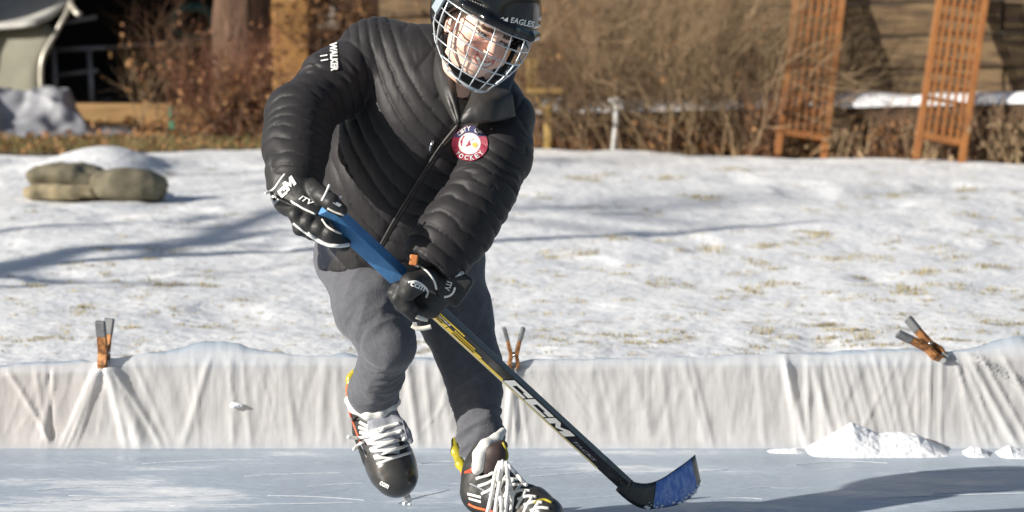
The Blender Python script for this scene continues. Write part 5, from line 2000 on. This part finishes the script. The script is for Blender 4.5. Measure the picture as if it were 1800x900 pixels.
# shelf with a pale jar behind the shoulder
sh = empty('shelf', (wx(590, 23.6), 23.6, 0), 'pale plank shelf on legs in the shade right of the golden post', 'shelf')
z_ = W(590, 44, 23.6)[2]
M_pale = mat('pale_plank', (.22, .20, .17), .7, (.30, .28, .25), 6)
b = MB(); b.box((wx(592, 23.6), 23.6, z_), (.15, .12, .018)); b.build('plank', M_pale, sh, bevel=.004)
for sx in (-.12, .12):
    b = MB(); b.box((wx(592, 23.6) + sx, 23.6, z_ / 2), (.018, .03, z_ / 2 - .02)); b.build('leg', M_dark, sh)
b = MB()
jx, jz = wx(588, 23.6), z_ + .018
prof = [(.030, 0), (.038, .02), (.040, .07), (.030, .10), (.028, .115), (.033, .12)]
for (r0, h0), (r1, h1) in zip(prof[:-1], prof[1:]):
    b.tube([(jx, 23.6, jz + h0), (jx, 23.6, jz + h1)], [r0, r1], 14)
tag(b.build('jar', M_pale, base=(jx, 23.6, jz), smooth=True), 'pale jar standing on the shelf in the shade', 'jar')

# ---- timber edging of the left bed
a, c = G(105, 216), G(395, 216)
edg = MB()
edg.box(((a[0] + c[0]) / 2, a[1] + .1, .06), ((c[0] - a[0]) / 2, .07, .065), jitter=.008)
tag(edg.build('bed_edging', mat('lit_timber', (.42, .26, .11), .8, (.26, .15, .06), 3, stretch=(1, 1, 8), bump=.4, bscale=20), base=((a[0] + c[0]) / 2, a[1], 0), bevel=.01), 'tan timber beam edging the bed below the dark porch', 'edging beam')

# ---- sling lounge chair
DCH = 22.6
M_sling = mat('sling_fabric', (.165, .16, .12), .8, (.215, .21, .16), 5, bump=.2, bscale=120, bdist=.002)
M_cush = mat('pale_cushion', (.42, .41, .38), .8, (.52, .51, .48), 4)
M_frame = mat('champagne_tube', (.46, .43, .36), .4, (.55, .52, .45), 20, metal=.4)
ch = empty('lounge_chair', G(30, 215) * [1, 1, 0], 'beige sling garden chair with curved metal frame beside the dark porch', 'garden chair')
def sheet(path, px_off, width, th, m, name):
    """a sling: path of (px, py, d) down its middle edge, extruded to the left"""
    pts = [W(x, y, d) for x, y, d in smooth_path3(path)]
    vs, k = [], 8
    for p in pts:
        for j in range(k + 1):
            t = j / k
            q = p + np.array([-width * t, .35 * width * t, -.05 * math.sin(math.pi * t) * .6])
            vs.append(q)
    n = len(pts)
    fs = [(i * (k + 1) + j, i * (k + 1) + j + 1, (i + 1) * (k + 1) + j + 1, (i + 1) * (k + 1) + j) for i in range(n - 1) for j in range(k)]
    o = mk(name, vs, fs, m, ch)
    md = o.modifiers.new('thick', 'SOLIDIFY')
    md.thickness = th
    return o
def smooth_path3(p, n=6):
    return smooth_path(p, n)
sheet([(84, 42, DCH), (93, 60, DCH - .05), (86, 90, DCH - .07), (70, 125, DCH - .05), (66, 164, DCH - .1)], 0, .75, .02, M_sling, 'seat_sling')
sheet([(140, -40, DCH + .5), (122, -4, DCH + .25), (92, 24, DCH + .04), (70, 34, DCH - .1), (62, 40, DCH - .16)], 0, .75, .03, M_cush, 'back_cushion')
b = MB(); b.tube([W(x, y, d) for x, y, d in smooth_path([(135, -30, DCH + .4), (118, 20, DCH), (96, 62, DCH - .06), (76, 100, DCH - .1), (72, 140, DCH - .1), (76, 182, DCH - .1), (72, 205, DCH - .1)], 6)], .019, 10); b.build('frame_tube', M_frame, ch, True)
b = MB(); b.tube([W(x, y, d) for x, y, d in smooth_path([(-40, 70, DCH + .2), (-62, 120, DCH + .2), (-60, 205, DCH + .2)], 6)], .019, 10); b.build('frame_tube', M_frame, ch, True)
b = MB(); b.tube([W(-60, 176, DCH + .2), W(74, 172, DCH - .1)], .016, 10); b.build('cross_tube', M_frame, ch, True)
b = MB(); b.tube([W(122, 6, DCH), W(134, 22, DCH - .05), W(140, 26, DCH - .1)], .022, 10); b.build('arm_pad', M_frame, ch, True)

# ---- grey metal frame of a folding table
M_gm = mat('grey_tube', (.30, .32, .36), .4, (.36, .38, .42), 20, metal=.3)
fr = empty('folding_frame', G(140, 212) * [1, 1, 0], 'grey metal folding frame standing in front of the dark porch', 'folding frame')
D2 = 23.3
for pts, nm in (([(88, 88, D2), (190, 84, D2)], 'top_rail'), ([(94, 84, D2), (98, 200, D2)], 'leg'), ([(156, 86, D2 - .1), (163, 205, D2 - .15)], 'leg'), ([(88, 134, D2), (172, 124, D2)], 'cross_rail'), ([(108, 182, D2 - .02), (196, 177, D2)], 'foot_rail'),
                ([(92, 44, D2 + .1), (170, 30, D2 + .1)], 'side_rail')):
    b = MB(); b.tube([W(*p) for p in pts], .018 if nm != 'leg' else .020, 10); b.build(nm, M_gm, fr, True)
b = MB(); b.tube([W(92, 44, D2 + .1), W(90, 90, D2)], .016, 10); b.build('leg', M_gm, fr, True)
b = MB(); b.tube([W(186, 84, 23.2), W(280, 77, 23.4), W(368, 69, 23.4)], .012, 8)
tag(b.build('wooden_pole', M_pale, base=W(186, 84, 23.2), smooth=True), 'thin grey pole lying level from the metal frame to the tree trunk', 'pole')
# garden hose hung in the dark
b = MB()
cc = W(338, 40, 23.6)
for q in range(4):
    b.tube([cc + np.array([(.14 + .012 * q) * math.cos(a), .02 * q, (.10 + .012 * q) * math.sin(a)]) for a in np.linspace(0, 6.283, 30)], .011, 8, cap=False)
tag(b.build('garden_hose', mat('green_hose', (.012, .075, .060), .4, (.02, .10, .08), 10), base=cc, smooth=True), 'dark green garden hose coiled in the shade left of the tree trunk', 'hose')
g0 = G(302, 226)
b = MB()
b.box(g0 + [0, 0, .06], (.018, .012, .07)); b.tube([g0 + [0, 0, .12], g0 + [0, 0, .17]], [.02, .012], 8)
tag(b.build('plant_marker', mat('green_plastic', (.06, .26, .15), .5, (.08, .30, .18), 20), base=g0, bevel=.004), 'small green plastic marker in the leaf litter left of the tree trunk', 'plant marker')

# ---- crumpled grey tarpaulin
M_tarp = mat('grey_tarp', (.20, .205, .225), .5, (.40, .40, .42), 3, bump=.3, bscale=14)
def tarp():
    n, k = 120, 60
    a, c = np.array(G(-120, 246)), np.array(G(232, 238))
    vs = []
    prof = [(-120, .26), (-40, .28), (0, .26), (70, .27), (100, .26), (118, .18), (150, .05), (180, .05), (205, .04), (232, .0)]
    for i in range(n):
        px_ = -120 + 352 * i / (n - 1)
        h = np.interp(px_, [p for p, q in prof], [q for p, q in prof])
        for j in range(k):
            t = j / (k - 1)
            p = a + (c - a) * i / (n - 1)
            vs.append((p[0], p[1] + t * (.30 + h * 1.8), h * math.sin(min(1., t * 1.5) * math.pi / 2) ** .8 * (1 if t < .75 else 1 - (t - .75) * 2.5)))
    vs = np.array(vs)
    r1 = -np.abs(fbm(vs * np.array([3.4, 2.6, 3]), 181, 3, .4)) * .10 + .03
    amp = np.clip(vs[:, 2] / .10, .25, 1)
    vs[:, 2] = np.maximum(vs[:, 2] + r1 * amp, 0.002)
    vs[:, 1] += fbm(vs * 7, 183, 2) * .03
    idx = np.arange(n * k).reshape(n, k)
    f = np.stack([idx[:-1, :-1].ravel(), idx[1:, :-1].ravel(), idx[1:, 1:].ravel(), idx[:-1, 1:].ravel()], 1)
    o = mk('tarpaulin', vs, f, M_tarp, base=(a + c) / 2)
    tag(o, 'crumpled grey tarpaulin heaped in front of the garden chair', 'tarpaulin')
tarp()

# ---- stuffed bags on the snow
M_bag = mat('olive_canvas', (.125, .110, .072), .9, (.20, .175, .115), 8, bump=.4, bscale=60, bdist=.008)
M_bag2 = mat('tan_canvas', (.24, .195, .115), .9, (.31, .26, .165), 8, bump=.4, bscale=60, bdist=.008)
def bag(px, py, d, rad, rotdeg, label, m, seed):
    c = V(px, py, d)
    f = Field(c - max(rad) * 1.2, c + max(rad) * 1.2, .009)
    rr = rad[2] * .72
    f.rbox(c - np.array([0, 0, rad[2] * .22]), (rad[0] * .86 - rr, rad[1] * .86 - rr, .002), rr, rot_y(math.radians(rotdeg)), .01)
    f.ell(c, np.array(rad) * (1, 1, 1.1), rot_y(math.radians(rotdeg)), .05)
    v, fc_ = f.mesh()
    q = fbm(v * np.array([5, 5, 9]), seed, 3)
    v = v + vnormals(v, fc_) * (q * .022 - np.abs(vnoise(v * np.array([9, 9, 3]), seed + 5))* .010)[:, None]
    return tag(mk('sandbag', v2w(v), fc_, m, base=W(px, py, d)), label, 'sandbag', 'stuffed bags lying on the snow')
DB = 16.75
bag(118, 308, DB + .05, (.23, .17, .066), 2, 'dark olive stuffed bag lying on top of the tan one', M_bag, 191)
bag(112, 336, DB - .02, (.215, .15, .050), 1, 'tan stuffed bag underneath the dark olive one', M_bag2, 193)
bag(230, 327, DB - .05, (.215, .17, .082), 3, 'greyish stuffed bag lying flat to the right of the stack', M_bag, 195)

# ---- small garden light on a bent stem, and a gold ornament by the helmet
g0 = np.array(G(1078, 266)) + np.array([0, .02, 0])
lt = empty('garden_light', g0, 'small white garden light on a thin leaning stem in front of the shrubs', 'garden light')
tp = W(1084, 182, np.linalg.norm((g0 - CAM)[:2]))
b = MB(); b.tube([g0, g0 + (tp - g0) * .5 + [.004, 0, 0], tp], .016, 8); b.build('stem', mat('white_plastic', (.62, .62, .60), .5, (.7, .7, .68), 20), lt, True)
b = MB(); b.tube([tp + [0, 0, -.01], tp + [0, 0, .015], tp + [0, 0, .03], tp + [0, 0, .038]], [.022, .050, .048, .02], 12); b.build('cap', MATS['white_plastic'], lt, True)
g1 = np.array(G(965, 262)) + np.array([0, .05, 0])
M_gw = mat('gold_wood', (.50, .34, .12), .6, (.40, .25, .07), 10)
yd = np.linalg.norm((g1 - CAM)[:2])
bf = empty('bird_feeder', g1, 'small gold wooden bird table close beside the helmet cage', 'bird table')
b = MB(); b.box((W(960, 200, yd) + g1) / 2 * [1, 1, 1] + [0, 0, 0], (.022, .02, np.linalg.norm(W(960, 170, yd) - g1) / 2)); b.build('post', M_gw, bf, bevel=.004)
b = MB(); b.box(W(958, 158, yd), (.115, .09, .016)); b.build('tray', M_gw, bf, bevel=.004)
b = MB(); b.box(W(935, 128, yd), (.035, .03, .085)); b.build('feeder_box', M_gw, bf, bevel=.006)
for sx in (-.07, .07):
    b = MB(); b.tube([W(958, 162, yd) + [sx, 0, 0], W(960, 205, yd)], .010, 6); b.build('brace', M_gw, bf, True)

# ---- bare trees of the neighbouring garden, out of the frame to the left, whose shadows fall across the lawn
SUN_EL = math.radians(22)
HZ = unit(np.array([1.0, .45]))


def up_sun(px, py, z):
    """the point at height z whose shadow falls on this spot of the lawn"""
    g = np.array(G(px, py, .02))
    k = z / math.tan(SUN_EL)
    return np.array([g[0] - HZ[0] * k, g[1] - HZ[1] * k, z])


def yard_tree(trunk, limbs, label, twigs):
    rt = empty('bare_tree', (trunk[0], trunk[1], 0), label, 'tree')
    top = max(z1 for _, z0, z1, _ in limbs) * .86
    b = MB()
    b.tube([(trunk[0], trunk[1], -.05), (trunk[0] + .05, trunk[1], 1.4), (trunk[0], trunk[1] + .05, top - .3), (trunk[0], trunk[1], top)], [.13, .10, .05, .02], 12)
    b.build('trunk', M_bark, rt, True)
    t = Twigs()
    for path, z0, z1, r in limbs:
        P = smooth_path([(x, y, z0 + (z1 - z0) * i / (len(path) - 1)) for i, (x, y) in enumerate(path)], 6)
        pts = [np.array([trunk[0], trunk[1], z0 - .5])] + [up_sun(*p) for p in P]
        n_l = len(pts)
        b = MB()
        b.tube(pts, [r * (1.3 - i / n_l) for i in range(n_l)], 8)
        t.v, t.f = t.v, t.f
        k = len(t.v)
        t.v += [np.array(p) for p in b.v]
        t.f += [tuple(i + k for i in f) for f in b.f]
        for _ in range(twigs):
            q = pts[rng.integers(n_l // 3, n_l)]
            t.grow(q, unit(rng.normal(0, 1, 3) + np.array([.9, .3, .4])), rng.uniform(.4, 1.0), r * .34, 1, .2, (1, 3))
    mk('crown', t.v, t.f, M_bark, rt, smooth=False)


yard_tree((-8.2, 10.2), [([(-60, 492), (30, 470), (200, 432), (300, 438), (420, 420), (520, 404)], 2.6, 3.2, .060), ([(-60, 480), (100, 488), (260, 497), (380, 500)], 2.7, 3.0, .032),
                         ([(-100, 420), (60, 400), (240, 395), (420, 372)], 3.0, 3.4, .035)],
          'bare tree left of the lawn beyond the frame, casting shadows across the snow', 7)
yard_tree((-10.4, 10.0), [([(820, 378), (930, 366), (1020, 362), (1060, 368)], 5.4, 6.0, .018), ([(1060, 372), (1140, 372), (1230, 352), (1250, 342)], 5.6, 6.2, .018),
                         ([(560, 360), (620, 300), (760, 290)], 4.4, 5.2, .045)],
          'taller bare tree further left of the lawn beyond the frame', 26)

# ================================================================== light, sky, camera
hz = HZ
Ld = np.array([hz[0] * math.cos(SUN_EL), hz[1] * math.cos(SUN_EL), -math.sin(SUN_EL)])
sun = bpy.data.lights.new('sun', 'SUN')
sun.energy = 5.0
sun.angle = math.radians(.53)
sun.color = (1.0, .945, .86)
so = bpy.data.objects.new('sun', sun)
so.rotation_euler = Vector(Ld).to_track_quat('-Z', 'Y').to_euler()
so.location = (-6, 2, 8)
COL.objects.link(so)
w = bpy.data.worlds.new('World')
scene.world = w
w.use_nodes = True
nt = w.node_tree
sky = nt.nodes.new('ShaderNodeTexSky')
sky.sky_type = 'NISHITA'
sky.sun_disc = False
sky.sun_elevation = SUN_EL
sky.sun_rotation = math.atan2(-Ld[0], -Ld[1])
bg = nt.nodes['Background']
bg.inputs['Strength'].default_value = .062
nt.links.new(sky.outputs[0], bg.inputs['Color'])

cam = bpy.data.cameras.new('camera')
cam.sensor_width = 36
cam.lens = F / 1800 * 36
cam.clip_end = 1000
cam.dof.use_dof = True
cam.dof.focus_distance = 7.95
cam.dof.aperture_fstop = 5.0
co_ = bpy.data.objects.new('camera', cam)
co_.location = CAM
co_.rotation_euler = (math.pi / 2 - PITCH, 0, 0)
COL.objects.link(co_)
scene.camera = co_
scene.view_settings.view_transform = 'Standard'
scene.view_settings.look = 'None'
scene.view_settings.gamma = 1
scene.view_settings.exposure = 0.58
scene.render.engine = 'CYCLES'
scene.cycles.use_denoising = True
scene.cycles.max_bounces = 6
